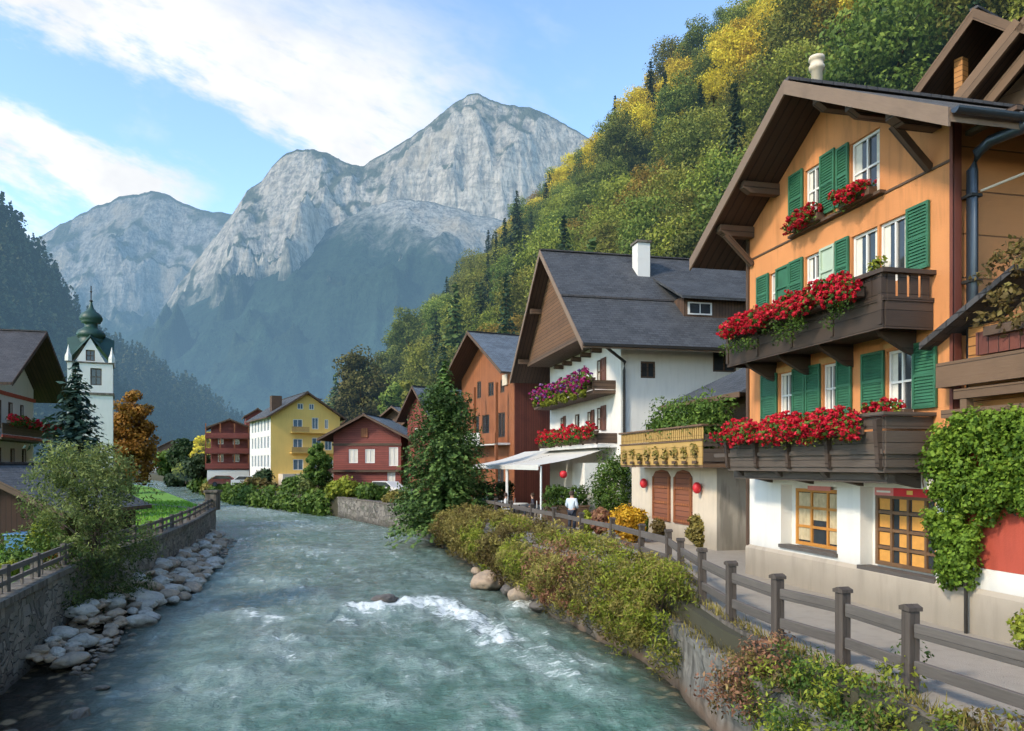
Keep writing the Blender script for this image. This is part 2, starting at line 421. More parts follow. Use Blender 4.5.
        if bevel:
            b = o.modifiers.new('bevel', 'BEVEL'); b.width = bevel; b.segments = 2; b.limit_method = 'ANGLE'
        return o

def tag(o, label, cat, group=None, kind=None):
    o['label'] = label; o['category'] = cat
    if group: o['group'] = group
    if kind: o['kind'] = kind
    return o
def struct(o): o['kind'] = 'structure'; return o
def thing(name, label, cat, loc=(0, 0, 0), rz=0, group=None):
    o = bpy.data.objects.new(name, None); o.empty_display_size = .3; col.objects.link(o)
    o.location = loc; o.rotation_euler = (0, 0, rz)
    return tag(o, label, cat, group)

def leaf_arrays(c, nrm, size, aspect=.6, jitter=.6):
    """kite shaped leaves at c (n,3) facing nrm (n,3)"""
    n = len(c)
    nn = nrm + rng.normal(0, jitter, (n, 3)); nn /= np.linalg.norm(nn, axis=1)[:, None] + 1e-9
    r = rng.normal(0, 1, (n, 3)); t = np.cross(nn, r); t /= np.linalg.norm(t, axis=1)[:, None] + 1e-9
    b = np.cross(nn, t)
    sz = (size * rng.uniform(.6, 1.4, n))[:, None]
    v = np.stack([c - t * sz * .5, c + b * sz * aspect * .5, c + t * sz * .5 + nn * sz * .12, c - b * sz * aspect * .5], 1)
    return v

def leaves_obj(name, v, rnd, mat, parent=None, trunk=None, trunk_mat=None):
    """v (n,4,3) quads; optional trunk MB merged as second material"""
    n = len(v); tv = trunk.v if trunk else []; tf = trunk.f if trunk else []
    me = bpy.data.meshes.new(name)
    co = v.reshape(-1, 3)
    if tv: co = np.concatenate([co, np.array(tv)])
    me.vertices.add(len(co)); me.vertices.foreach_set('co', co.astype(np.float32).ravel())
    li = list(range(n * 4)); st = list(range(0, n * 4, 4)); tot = [4] * n
    for f in tf:
        st.append(len(li)); tot.append(len(f)); li += [n * 4 + k for k in f]
    me.loops.add(len(li)); me.loops.foreach_set('vertex_index', li)
    me.polygons.add(len(st)); me.polygons.foreach_set('loop_start', st); me.polygons.foreach_set('loop_total', tot)
    me.materials.append(mat)
    if tv:
        me.materials.append(trunk_mat); me.polygons.foreach_set('material_index', [0] * n + [1] * len(tf))
    me.update(calc_edges=True)
    a = me.attributes.new('rnd', 'FLOAT', 'FACE')
    a.data.foreach_set('value', np.concatenate([np.clip(rnd, 0, 1), np.zeros(len(tf))]).astype(np.float32))
    o = bpy.data.objects.new(name, me); col.objects.link(o)
    if parent: o.parent = parent
    return o

def clumps(centres, radii, per, size, squash=.8, jitter=.6, aspect=.6, up=.25):
    """leaf clumps: shells of leaves around the centres; lighter on top of each clump"""
    vs = []; rs = []
    for c, r, in zip(centres, radii):
        d = rng.normal(0, 1, (per, 3)); d /= np.linalg.norm(d, axis=1)[:, None]
        rad = r * rng.uniform(.55, 1.08, per)[:, None]
        p = np.array(c) + d * rad * np.array([1, 1, squash])
        vs.append(leaf_arrays(p, d + np.array([0, 0, up]), size, aspect, jitter))
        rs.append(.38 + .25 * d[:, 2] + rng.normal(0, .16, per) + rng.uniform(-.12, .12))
    return np.concatenate(vs), np.concatenate(rs)

def ell_clumps(n, c, rad, low=-.6):
    """clump centres spread over an uneven ellipsoid shell"""
    out = []
    while len(out) < n:
        d = rng.normal(0, 1, 3); d /= np.linalg.norm(d)
        if d[2] < low: continue
        out.append(np.array(c) + d * np.array(rad) * rng.uniform(.5, 1.0))
    return out

def tree_trunk(h, r, crown_c, crown_r, nb=7):
    t = MB(); pts = [(0, 0, -.6)]
    x = y = 0
    for k in range(1, 5):
        x += random.uniform(-.12, .12) * r * 3; y += random.uniform(-.12, .12) * r * 3
        pts.append((x, y, h * k / 4))
    t.tube(pts, r, 7, r * .35)
    for k in range(nb):
        a = 2.4 * k; z0 = h * random.uniform(.4, .9)
        e = (crown_c[0] + math.cos(a) * crown_r[0] * .75, crown_c[1] + math.sin(a) * crown_r[1] * .75, crown_c[2] + random.uniform(-.2, .6) * crown_r[2])
        m = (e[0] * .5, e[1] * .5, (z0 + e[2]) / 2 + .2 * h * .3)
        t.tube([(0, 0, z0), m, e], r * .38, 5, r * .08)
    return t

def conifer_arrays(h, rad, whorls, per, size, droop=.35, start=.06, seed_j=.25):
    vs = []; rs = []
    for k in range(whorls):
        f = k / (whorls - 1); z = h * (start + (1 - start) * f)
        L_ = rad * (1 - f) ** .85 * random.uniform(.8, 1.15) + .04 * rad
        nb = max(3, int(per * (1 - f * .6)))
        for b in range(nb):
            a = 2 * math.pi * (b + random.random() * .8) / nb; l = L_ * random.uniform(.7, 1.15)
            m = max(2, int(l / (size * .42)))
            s = (np.arange(m) + rng.uniform(.2, 1, m)) / m
            px = np.cos(a) * s * l; py = np.sin(a) * s * l
            pz = z - droop * l * s ** 1.4 + .10 * l * s ** 3 + rng.normal(0, size * .12, m)
            p = np.stack([px, py, pz], 1) + rng.normal(0, size * .16, (m, 3))
            nn = np.tile(np.array([math.cos(a) * .5, math.sin(a) * .5, 1.]), (m, 1))
            vs.append(leaf_arrays(p, nn, size * 1.15, .55, .35))
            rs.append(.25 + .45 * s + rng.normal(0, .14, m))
    return np.concatenate(vs), np.concatenate(rs)

def copy_obj(o, loc, rz=0, sc=1.0, label=None, sz=None):
    c = o.copy(); col.objects.link(c); c.location = loc; c.rotation_euler = (0, 0, rz)
    c.scale = (sc, sc, sz if sz else sc)
    if label: c['label'] = label
    for ch in list(o.children):
        k = ch.copy(); col.objects.link(k); k.parent = c
        for g in list(ch.children):
            q = g.copy(); col.objects.link(q); q.parent = k
    return c

# ------------------------------------------------------------------ camera, light, sky
CAM_Z = 2.9
cd = bpy.data.cameras.new('camera'); cam = bpy.data.objects.new('camera', cd); col.objects.link(cam)
cam.location = (0, 0, CAM_Z); cam.rotation_euler = (R(90), 0, 0)
cd.sensor_width = 36; cd.lens = 760 / 1024 * 36; cd.shift_y = (465 - 365.5) / 1024
cd.clip_end = 30000; scene.camera = cam

SUN_EL = 36.0
sdir = Vector((-.79, -.61, 0)).normalized() * math.cos(R(SUN_EL)); sdir.z = math.sin(R(SUN_EL))    # towards the sun
sl = bpy.data.lights.new('sun', 'SUN'); sun = bpy.data.objects.new('sun', sl); col.objects.link(sun)
sl.energy = 3.7; sl.angle = R(8.0); sl.color = (1.0, .86, .68)
sun.rotation_euler = sdir.to_track_quat('Z', 'Y').to_euler(); sun.location = (-40, -30, 60)

w = bpy.data.worlds.new('World'); scene.world = w; w.use_nodes = True
nt = w.node_tree; nt.nodes.clear()
wo = N(nt, 'ShaderNodeOutputWorld')
sky = N(nt, 'ShaderNodeTexSky', sky_type='NISHITA'); sky.sun_disc = False
sky.sun_elevation = R(SUN_EL); sky.sun_rotation = math.atan2(sdir.x, sdir.y)
sky.altitude = 600; sky.air_density = 1.0; sky.dust_density = .6; sky.ozone_density = .35
bg = N(nt, 'ShaderNodeBackground'); L(nt, mixc(nt, 1.0, sky.outputs[0], (.64, .715, .735), 'MULTIPLY'), bg.inputs[0]); bg.inputs[1].default_value = .50
dirn = N(nt, 'ShaderNodeTexCoord').outputs['Generated']
sp = N(nt, 'ShaderNodeSeparateXYZ'); L(nt, dirn, sp.inputs[0])
yy = math_n(nt, 'MAXIMUM', math_n(nt, 'ABSOLUTE', sp.outputs[1]), .08)
a_ = math_n(nt, 'DIVIDE', sp.outputs[0], yy); c_ = math_n(nt, 'DIVIDE', sp.outputs[2], yy)
comb = N(nt, 'ShaderNodeCombineXYZ'); L(nt, a_, comb.inputs[0]); L(nt, c_, comb.inputs[1])
rot = N(nt, 'ShaderNodeMapping'); rot.inputs['Rotation'].default_value = (0, 0, R(23)); L(nt, comb.outputs[0], rot.inputs[0])
st = scaled(nt, rot.outputs[0], (3.2, 8.5, 1))
n_w = noise_n(nt, st, 1.0, 6, .62)
n_b = noise_n(nt, scaled(nt, rot.outputs[0], (4, 6, 1)), 1.7, 4, .6)
n_f = noise_n(nt, scaled(nt, rot.outputs[0], (14, 40, 1)), 1.0, 4, .6)
t_ = math_n(nt, 'ADD', c_, math_n(nt, 'MULTIPLY', a_, .43))
tw = math_n(nt, 'ADD', t_, math_n(nt, 'MULTIPLY', math_n(nt, 'SUBTRACT', n_w, .5), .17))
tw = math_n(nt, 'ADD', tw, math_n(nt, 'MULTIPLY', math_n(nt, 'SUBTRACT', n_f, .5), .07))
lower = sstep(nt, tw, .285, .335); upper = sstep(nt, tw, .60, .42)
aw = math_n(nt, 'ADD', a_, math_n(nt, 'MULTIPLY', math_n(nt, 'SUBTRACT', n_b, .5), .5))
end = sstep(nt, aw, .03, -.17)
band = math_n(nt, 'MULTIPLY', math_n(nt, 'MULTIPLY', lower, upper), end)
l2 = math_n(nt, 'MULTIPLY', sstep(nt, tw, .07, .12), sstep(nt, tw, .225, .175))
e2 = sstep(nt, aw, -.36, -.54)
c2 = math_n(nt, 'MULTIPLY', math_n(nt, 'MULTIPLY', l2, e2), 1.1)
l3 = math_n(nt, 'MULTIPLY', sstep(nt, tw, .0, .03), sstep(nt, tw, .075, .05))
c3 = math_n(nt, 'MULTIPLY', math_n(nt, 'MULTIPLY', l3, sstep(nt, aw, -.5, -.62)), .6)
mask = math_n(nt, 'MAXIMUM', band, math_n(nt, 'MAXIMUM', c2, c3))
tex = sstep(nt, math_n(nt, 'ADD', math_n(nt, 'MULTIPLY', n_w, .5), math_n(nt, 'MULTIPLY', n_f, .5)), .30, .52)
mask = math_n(nt, 'MULTIPLY', mask, math_n(nt, 'ADD', math_n(nt, 'MULTIPLY', tex, .6), .4), True)
wisps = math_n(nt, 'MULTIPLY', sstep(nt, n_b, .5, .8), math_n(nt, 'MULTIPLY', sstep(nt, t_, .1, .3), .3))
mask = math_n(nt, 'MAXIMUM', mask, math_n(nt, 'MULTIPLY', wisps, sstep(nt, a_, .25, -.1)))
ccol = mixc(nt, sstep(nt, n_b, .3, .7), (.80, .83, .87), (1.0, 1.0, .985))
bgc = N(nt, 'ShaderNodeBackground'); L(nt, ccol, bgc.inputs[0]); bgc.inputs[1].default_value = 1.12
mx = N(nt, 'ShaderNodeMixShader'); L(nt, mask, mx.inputs[0]); L(nt, bg.outputs[0], mx.inputs[1]); L(nt, bgc.outputs[0], mx.inputs[2])
L(nt, mx.outputs[0], wo.inputs[0])
scene.view_settings.view_transform = 'Standard'; scene.view_settings.look = 'None'
scene.view_settings.exposure = 0; scene.view_settings.gamma = 1
scene.cycles.use_denoising = True
scene.cycles.max_bounces = 4; scene.cycles.diffuse_bounces = 3; scene.cycles.glossy_bounces = 2; scene.cycles.transmission_bounces = 2
scene.cycles.caustics_reflective = False; scene.cycles.caustics_refractive = False
scene.cycles.use_adaptive_sampling = True; scene.cycles.adaptive_threshold = .05; scene.cycles.adaptive_min_samples = 16

# ------------------------------------------------------------------ ground, banks, river
WATER = -1.75
RB = [(4.9, 2), (4.35, 9), (3.75, 12), (3.5, 13.5), (3.3, 17), (2.3, 20.2), (.9, 24.4), (-.5, 29.5), (-3.4, 41.6), (-7.8, 53.5), (-15.6, 68), (-31, 88), (-43, 110), (-58, 141), (-90, 200), (-150, 300), (-260, 420)]
LB = [(-7.6, 2), (-9.2, 12), (-10.4, 15.4), (-12.6, 22.7), (-13.5, 28.2), (-16, 38.3), (-19.5, 50), (-47, 100), (-80, 150), (-115, 200), (-190, 300), (-310, 420)]
def lerp_line(Lr, Y):
    for (x0, y0), (x1, y1) in zip(Lr, Lr[1:]):
        if y0 <= Y <= y1: return x0 + (x1 - x0) * (Y - y0) / (y1 - y0)
    return Lr[0][0] if Y < Lr[0][1] else Lr[-1][0]

struct(MB().box(-9000, 9000, -300, 12000, -6, -3.4).build('ground', M['soil']))
def bank(name, line, far_x, mat, z=0.0):
    b = MB()
    for (x0, y0), (x1, y1) in zip(line, line[1:]):
        q = [(x0, y0, z), (far_x, y0, z), (far_x, y1, z), (x1, y1, z)]
        if far_x < 0: q.reverse()
        b.face(q)
        f = [(x0, y0, z), (x1, y1, z), (x1, y1, -3.6), (x0, y0, -3.6)]
        if far_x < 0: f.reverse()
        b.face(f)
    return struct(b.build(name, mat))

def grass_mat():
    m, nt, out = new_mat('meadow_grass')
    geo = N(nt, 'ShaderNodeNewGeometry'); p = geo.outputs['Position']
    n1 = noise_n(nt, p, .25, 5); n2 = noise_n(nt, p, 6, 5)
    c = mixc(nt, n1, (.10, .24, .02), (.2, .42, .035)); c = mixc(nt, math_n(nt, 'MULTIPLY', n2, .5), c, (.04, .09, .012))
    finish(nt, out, principled(nt, c, .9, bump(nt, n2, .6, .1)), False); return m
M['grass'] = grass_mat()
bank('right_bank', [(x + .25, y) for x, y in RB], 600, M['soil'], -.03)
bank('left_meadow', [(x - .25, y) for x, y in LB], -600, M['grass'], -.05)

# river surface: real ripples and standing waves
FOAM = [((-5.0, 25.0), (-2.6, 25.9), .75, 1.0), ((-2.6, 25.9), (-1.2, 23.0), .75, 1.0), ((-1.2, 23), (-.3, 20.2), .7, .95), ((-.3, 20.2), (1.2, 16.4), .7, .6),
        ((.5, 19.6), (1.8, 17.5), .5, .6), ((.9, 26.6), (.2, 24.6), .5, .9), ((-6.3, 19.2), (-5.0, 18.4), .5, .65), ((-8.6, 24), (-7.2, 23.2), .5, .7),
        ((-5.2, 23.4), (-4.6, 22), .5, .7), ((-10.5, 31), (-9, 30), .7, .5), ((-4, 33), (-2.5, 31), .7, .4), ((-12.5, 43), (-9, 40), 1.2, .5), ((-18, 62), (-14, 56), 2.0, .5), ((-30, 84), (-22, 72), 2.5, .5), ((-7.0, 20.8), (-5.6, 20), .45, .55), ((-6.6, 17.2), (-4.8, 16.2), .6, .5), ((-2.6, 18.6), (-1.6, 17.2), .6, .5), ((-8.2, 28.5), (-6.8, 27.4), .5, .55), ((.2, 22.6), (1.0, 20.8), .4, .5), ((1.4, 16.6), (2.0, 15.0), .45, .5), ((-7.5, 16), (-6.2, 15), .5, .4), ((-3.4, 16), (-2.2, 14.8), .4, .35)]
def seg_d(x, y, a, b):
    ax, ay = a; bx, by = b; t = max(0, min(1, ((x-ax)*(bx-ax)+(y-ay)*(by-ay)) / ((bx-ax)**2+(by-ay)**2)))
    return math.hypot(x-ax-t*(bx-ax), y-ay-t*(by-ay))
rows = []; y = 3.0
while y < 420: rows.append(y); y += max(.11, y * .0105)
NC = 210
vs = []; foam = []; shal = []
for y in rows:
    xl = lerp_line(LB, y) - .6; xr = lerp_line(RB, y) + .6
    for k in range(NC):
        x = xl + (xr - xl) * k / (NC - 1)
        f = 0; 
        if y < 95:
            for a, b, wd, s in FOAM:
                d = seg_d(x, y, a, b)
                if d < wd * 2.5: f = max(f, s * .95 * math.exp(-(d / (wd * 1.25)) ** 2))
        amp = .06 + .13 * f
        h = noise.fractal(Vector((x * .9, y * .55, .3)), 1, 2, 4) * amp + noise.noise(Vector((x * .35, y * .22, 4))) * .05
        h += noise.fractal(Vector((x * 2.6, y * 1.7, 9)), 1, 2, 3) * .05 * (1 + 1.6 * f)
        h += f * .09
        if abs(y - 25.4) < 3 and -5.5 < x < 1: h -= .10 * max(0, 1 - abs(y - 23.6) / 2)
        vs.append((x, y, WATER + h * min(1, 60 / y + .3)))
        foam.append(f)
        s = max(0, 1 - (x - xl) / (6.2 - .12 * y)) if y < 34 else 0
        s = max(s, .8 * max(0, 1 - (xr - x) / 1.6)) if y < 45 else s
        shal.append(min(1, s * 1.5))
fs = []
for j in range(len(rows) - 1):
    for k in range(NC - 1):
        i = j * NC + k; fs.append((i, i + 1, i + NC + 1, i + NC))
me = bpy.data.meshes.new('river'); me.from_pydata(vs, [], fs)
for nm, val in (('foam', foam), ('shallow', shal)):
    at = me.attributes.new(nm, 'FLOAT', 'POINT'); at.data.foreach_set('value', np.array(val, dtype=np.float32))
me.polygons.foreach_set('use_smooth', [True] * len(me.polygons))
river = bpy.data.objects.new('river', me); col.objects.link(river); struct(river)
m, nt, out = new_mat('river_water')
geo = N(nt, 'ShaderNodeNewGeometry'); p = geo.outputs['Position']
fo = N(nt, 'ShaderNodeAttribute', attribute_name='foam').outputs['Fac']; sh = N(nt, 'ShaderNodeAttribute', attribute_name='shallow').outputs['Fac']
rotm = N(nt, 'ShaderNodeMapping'); rotm.inputs['Rotation'].default_value = (0, 0, R(-14)); L(nt, p, rotm.inputs[0])
strk = scaled(nt, rotm.outputs[0], (1.05, 1.5, 1))
n1 = noise_n(nt, strk, 1.0, 6, .62); n2 = noise_n(nt, strk, 3.4, 5, .7); n3 = noise_n(nt, p, .22, 3)
n4 = noise_n(nt, strk, 9, 4, .6)
c = mixc(nt, sstep(nt, n3, .35, .68), (.12, .175, .148), (.155, .245, .205))
wp = N(nt, 'ShaderNodeSeparateXYZ'); L(nt, p, wp.inputs[0])
deep = math_n(nt, 'MULTIPLY', sstep(nt, math_n(nt, 'ADD', wp.outputs[1], math_n(nt, 'MULTIPLY', wp.outputs[0], -1.2)), 31, 14), .75)
c = mixc(nt, deep, c, mixc(nt, n1, (.05, .14, .105), (.105, .235, .175)))
c = mixc(nt, math_n(nt, 'MULTIPLY', sstep(nt, n1, .46, .64), .45), c, (.30, .40, .36))
c = mixc(nt, math_n(nt, 'MULTIPLY', sstep(nt, n1, .5, .32), .5), c, (.07, .125, .105))
vor = N(nt, 'ShaderNodeTexVoronoi', feature='F1', Scale=2.3); L(nt, p, vor.inputs['Vector'])
vs_ = N(nt, 'ShaderNodeSeparateColor'); L(nt, vor.outputs['Color'], vs_.inputs[0])
bed = mixc(nt, vs_.outputs[0], (.10, .07, .038), (.38, .265, .15))
bed = mixc(nt, sstep(nt, vor.outputs['Distance'], .22, .42), bed, (.03, .024, .016))
c = mixc(nt, math_n(nt, 'MULTIPLY', sh, math_n(nt, 'ADD', .7, math_n(nt, 'MULTIPLY', n1, .9)), True), c, bed)
ft = math_n(nt, 'ADD', math_n(nt, 'MULTIPLY', n2, .65), math_n(nt, 'MULTIPLY', n1, .35))
thr = math_n(nt, 'SUBTRACT', ft, math_n(nt, 'SUBTRACT', .70, math_n(nt, 'MULTIPLY', fo, .36)))
fm = sstep(nt, thr, 0.0, .13)
lng = noise_n(nt, scaled(nt, rotm.outputs[0], (1.5, .33, 1)), 1.0, 5, .62)
c = mixc(nt, math_n(nt, 'MULTIPLY', sstep(nt, lng, .5, .7), math_n(nt, 'SUBTRACT', .38, math_n(nt, 'MULTIPLY', sh, .38))), c, (.42, .50, .46))
strf = math_n(nt, 'MULTIPLY', sstep(nt, math_n(nt, 'ADD', math_n(nt, 'MULTIPLY', lng, .6), math_n(nt, 'MULTIPLY', n2, .4)), .575, .66), .38)
crest = math_n(nt, 'MULTIPLY', sstep(nt, ft, .60, .70), .4)
fm = math_n(nt, 'MAXIMUM', fm, math_n(nt, 'MULTIPLY', crest, math_n(nt, 'SUBTRACT', 1.0, sh)))
fm = math_n(nt, 'MAXIMUM', fm, math_n(nt, 'MULTIPLY', fo, .3))
fm = math_n(nt, 'MAXIMUM', fm, math_n(nt, 'MULTIPLY', strf, math_n(nt, 'SUBTRACT', 1.0, sh)))
c = mixc(nt, fm, c, (.74, .79, .77))
rg = math_n(nt, 'ADD', .10, math_n(nt, 'MULTIPLY', fm, .6))
hh = math_n(nt, 'ADD', math_n(nt, 'ADD', math_n(nt, 'MULTIPLY', n1, 1.0), math_n(nt, 'MULTIPLY', n2, .45)), math_n(nt, 'MULTIPLY', n4, .28))
finish(nt, out, principled(nt, c, rg, bump(nt, hh, .62, .3), spec=.5), False)
pn = [n for n in nt.nodes if n.type == 'BSDF_PRINCIPLED'][0]; L(nt, math_n(nt, 'SUBTRACT', .5, math_n(nt, 'MULTIPLY', sh, .36)), pn.inputs['Specular IOR Level'])
me.materials.append(m)
# pebbly strip that shows through the shallows by the left wall
w.cycles.sampling_method = 'MANUAL'; w.cycles.sample_map_resolution = 256

# ------------------------------------------------------------------ mountains and far hills
def rock_mat(name, treeline, band, rock=(.46, .44, .41), forest=(.03, .05, .028), steep=.62, amount=1.0, tilt=0.0):
    m, nt, out = new_mat(name)
    geo = N(nt, 'ShaderNodeNewGeometry'); p = geo.outputs['Position']
    nz = N(nt, 'ShaderNodeSeparateXYZ'); L(nt, geo.outputs['Normal'], nz.inputs[0])
    pz = N(nt, 'ShaderNodeSeparateXYZ'); L(nt, p, pz.inputs[0])
    n1 = noise_n(nt, p, .0035, 7, .62); n2 = noise_n(nt, scaled(nt, p, (.03, .03, .007)), 1, 6, .68); n3 = noise_n(nt, scaled(nt, p, (.012, .012, .05)), 1, 6, .6)
    nf = noise_n(nt, p, .05, 4, .7)
    rc = mixc(nt, sstep(nt, n2, .3, .6), mul(rock, .4), mul(rock, 1.3)); rc = mixc(nt, math_n(nt, 'MULTIPLY', sstep(nt, n3, .47, .6), .55), rc, mul(rock, .5))
    n6 = noise_n(nt, scaled(nt, p, (.09, .09, .03)), 1, 5, .7)
    rc = mixc(nt, math_n(nt, 'MULTIPLY', sstep(nt, n6, .52, .62), .5), rc, mul(rock, .35)); rc = mixc(nt, math_n(nt, 'MULTIPLY', sstep(nt, n6, .46, .38), .4), rc, mul(rock, 1.6))
    rc = mixc(nt, math_n(nt, 'MULTIPLY', sstep(nt, n1, .5, .66), .5), rc, (.56, .45, .31))  # warm sunlit patches painted into the rock colour
    fc = mixc(nt, nf, mul(forest, .35), mul(forest, 1.9)); fc = mixc(nt, sstep(nt, n1, .52, .7), fc, mul(forest, 2.0))
    hgt = math_n(nt, 'ADD', pz.outputs[2], math_n(nt, 'MULTIPLY', math_n(nt, 'SUBTRACT', n1, .5), band * 4.5))
    hgt = math_n(nt, 'ADD', hgt, math_n(nt, 'MULTIPLY', math_n(nt, 'SUBTRACT', n2, .5), band * 1.4))
    if tilt: hgt = math_n(nt, 'ADD', hgt, math_n(nt, 'MULTIPLY', pz.outputs[0], tilt))
    low = sstep(nt, hgt, treeline + band, treeline - band)
    flat = sstep(nt, math_n(nt, 'ADD', nz.outputs[2], math_n(nt, 'MULTIPLY', math_n(nt, 'SUBTRACT', n2, .5), .5)), steep, steep + .14)
    alp = mixc(nt, math_n(nt, 'MULTIPLY', flat, .7 * amount), rc, (.085, .10, .05))
    c = mixc(nt, low, alp, fc)
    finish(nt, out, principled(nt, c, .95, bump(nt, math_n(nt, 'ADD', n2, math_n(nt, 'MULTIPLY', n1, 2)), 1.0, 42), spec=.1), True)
    return m

def prof_z(prof, px):
    if px <= prof[0][0]: return prof[0][1]
    for (a, b), (c, d) in zip(prof, prof[1:]):
        if a <= px <= c:
            t = (px - a) / (c - a); return b + (d - b) * t
    return prof[-1][1]

def mountain(name, prof, Yr, Yf, zb, mat, nu, nv, amp, fscale, power=1.5, seed=0, rough=4, back=.12):
    """a range whose crest runs across the valley at distance Yr and falls towards the village"""
    a0, a1 = prof[0][0], prof[-1][0]
    vs = []
    for j in range(nv):
        t = j / (nv - 1) * (1 + back)
        Y = Yf + (Yr - Yf) * t
        for i in range(nu):
            px = a0 + (a1 - a0) * i / (nu - 1)
            x = (px - 512) / 760 * Yr * (.82 + .18 * t)
            H = CAM_Z + (465 - prof_z(prof, px)) / 760 * Yr
            H += noise.fractal(Vector((px * .06, seed, 0)), .8, 2, 4) * Yr * .0028
            tt = min(t, 1.0)
            s = tt ** power if t <= 1 else 1 - (t - 1) * 2.2
            z = zb + (H - zb) * s
            e = tt * (1 - tt) * 3.0 * max(0, H - zb) / 900
            q = Vector((x * fscale, Y * fscale * .7, seed))
            z += (noise.ridged_multi_fractal(q, .9, 2.1, rough, 1.0, 2.0) - 1.5) * amp * e
            z += noise.fractal(q * 5, .9, 2, 4) * amp * .16 * e
            vs.append((x, Y, z))
    fs = [(j*nu+i, j*nu+i+1, (j+1)*nu+i+1, (j+1)*nu+i) for j in range(nv-1) for i in range(nu-1)]
    me = bpy.data.meshes.new(name); me.from_pydata(vs, [], fs); me.materials.append(mat)
    me.polygons.foreach_set('use_smooth', [True] * len(me.polygons))
    o = bpy.data.objects.new(name, me); col.objects.link(o); struct(o)
    return o, np.array(vs).reshape(nv, nu, 3)

P1 = [(150, 330), (195, 262), (222, 228), (236, 208), (247, 190), (262, 180), (272, 166), (283, 155), (296, 149), (312, 149), (328, 152), (340, 160), (352, 164), (364, 165), (384, 153), (408, 138), (432, 121), (452, 104), (468, 94), (478, 93), (492, 100), (510, 105), (528, 106), (546, 113), (566, 124), (590, 138), (640, 190), (720, 300)]
P2 = [(-40, 260), (0, 252), (38, 236), (66, 222), (92, 207), (118, 196), (136, 193), (150, 190), (166, 193), (184, 203), (205, 210), (232, 213), (262, 215), (320, 225), (400, 260)]
P3 = [(60, 400), (100, 355), (130, 335), (160, 322), (190, 306), (225, 289), (260, 268), (296, 248), (330, 228), (366, 207), (398, 198), (436, 202), (476, 214), (520, 224), (560, 214), (610, 200), (700, 190)]
P4 = [(-220, 60), (-120, 112), (-60, 160), (-10, 198), (0, 206), (24, 232), (44, 258), (60, 283), (74, 304), (86, 322), (104, 352), (125, 392), (150, 432), (170, 460)]
P5 = [(20, 330), (60, 325), (90, 330), (115, 342), (140, 355), (170, 374), (200, 391), (225, 409), (250, 430), (275, 447), (320, 462)]
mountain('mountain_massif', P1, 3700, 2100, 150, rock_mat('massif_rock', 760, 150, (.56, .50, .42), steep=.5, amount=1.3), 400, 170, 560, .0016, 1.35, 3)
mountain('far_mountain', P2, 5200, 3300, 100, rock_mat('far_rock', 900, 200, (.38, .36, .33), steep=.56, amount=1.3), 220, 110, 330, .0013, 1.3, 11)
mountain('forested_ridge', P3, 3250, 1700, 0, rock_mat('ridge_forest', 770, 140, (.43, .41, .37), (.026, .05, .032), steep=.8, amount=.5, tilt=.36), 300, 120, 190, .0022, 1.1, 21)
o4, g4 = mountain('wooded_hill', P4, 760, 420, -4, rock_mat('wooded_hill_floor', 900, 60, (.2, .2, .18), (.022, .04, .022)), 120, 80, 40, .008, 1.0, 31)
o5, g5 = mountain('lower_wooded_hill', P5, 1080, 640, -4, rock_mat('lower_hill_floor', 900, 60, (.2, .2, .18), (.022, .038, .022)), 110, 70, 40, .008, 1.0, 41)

def far_wood(name, grid, count, h, label):
    nv, nu, _ = grid.shape
    V = []; S = []
    jj = rng.uniform(0, nv * .92, count); ii = rng.uniform(0, nu - 1.01, count)
    for j, i in zip(jj, ii):
        p = grid[int(j), int(i)] + (grid[min(int(j)+1, nv-1), int(i)] - grid[int(j), int(i)]) * (j % 1) + (grid[int(j), int(i)+1] - grid[int(j), int(i)]) * (i % 1)
        hh = h * random.uniform(.6, 1.25); con = random.random() < .7; m = 30
        f = rng.uniform(0, 1, m) ** 1.3; a = rng.uniform(0, 6.28, m)
        rr = (1 - f) * hh * .2 if con else np.sin(np.clip(f * 1.05 + .12, 0, 1) * 3.1) * hh * .3
        d = np.stack([np.cos(a), np.sin(a), np.full(m, .5)], 1)
        c = np.stack([p[0] + np.cos(a) * rr, p[1] + np.sin(a) * rr, p[2] + f * hh], 1)
        V.append(leaf_arrays(c, d, hh * .2, .8, .4)); base = random.uniform(0, .45) if con else random.uniform(.3, .9)
        S.append(base + .25 * f + rng.normal(0, .06, m))
    o = leaves_obj(name, np.concatenate(V), np.concatenate(S), G['hill'])
    return tag(o, label, 'woodland', None, 'stuff')
far_wood('hillside_forest', g4, 3000, 17, 'dark blue green forest covering the steep hill at the far left')
far_wood('lower_hillside_forest', g5, 2600, 17, 'hazy mixed forest on the low hill behind the church tower')

# ------------------------------------------------------------------ steep wooded slope behind the right-hand houses
SL = 1.08
def hill_z(u, v):
    u0 = 23 - min(19, max(0, v - 60) * .12)
    s = SL * (u - u0)
    if s < 0: return -.4 + max(s, -12) * .02
    r = 118 * SL
    if s > r - 20: s = r - 20 + (1 - math.exp(-(s - r + 20) / 20)) * 20
    return s + noise.fractal(Vector((u * .03, v * .02, 5)), 1, 2, 4) * min(7, s * .2)
def uv2w(u, v): return (.966 * u - .259 * v, .259 * u + .966 * v)
vs = []; us = [12 + 3.2 * k for k in range(52)]; vv = [-20 + 7 * k for k in range(120)]
for v in vv:
    for u in us:
        x, y = uv2w(u, v); vs.append((x, y, hill_z(u, v) - .3))
nu = len(us)
fs = [(j*nu+i, j*nu+i+1, (j+1)*nu+i+1, (j+1)*nu+i) for j in range(len(vv)-1) for i in range(nu-1)]
me = bpy.data.meshes.new('hillside'); me.from_pydata(vs, [], fs); me.materials.append(M['forest_floor'])
me.polygons.foreach_set('use_smooth', [True] * len(me.polygons))
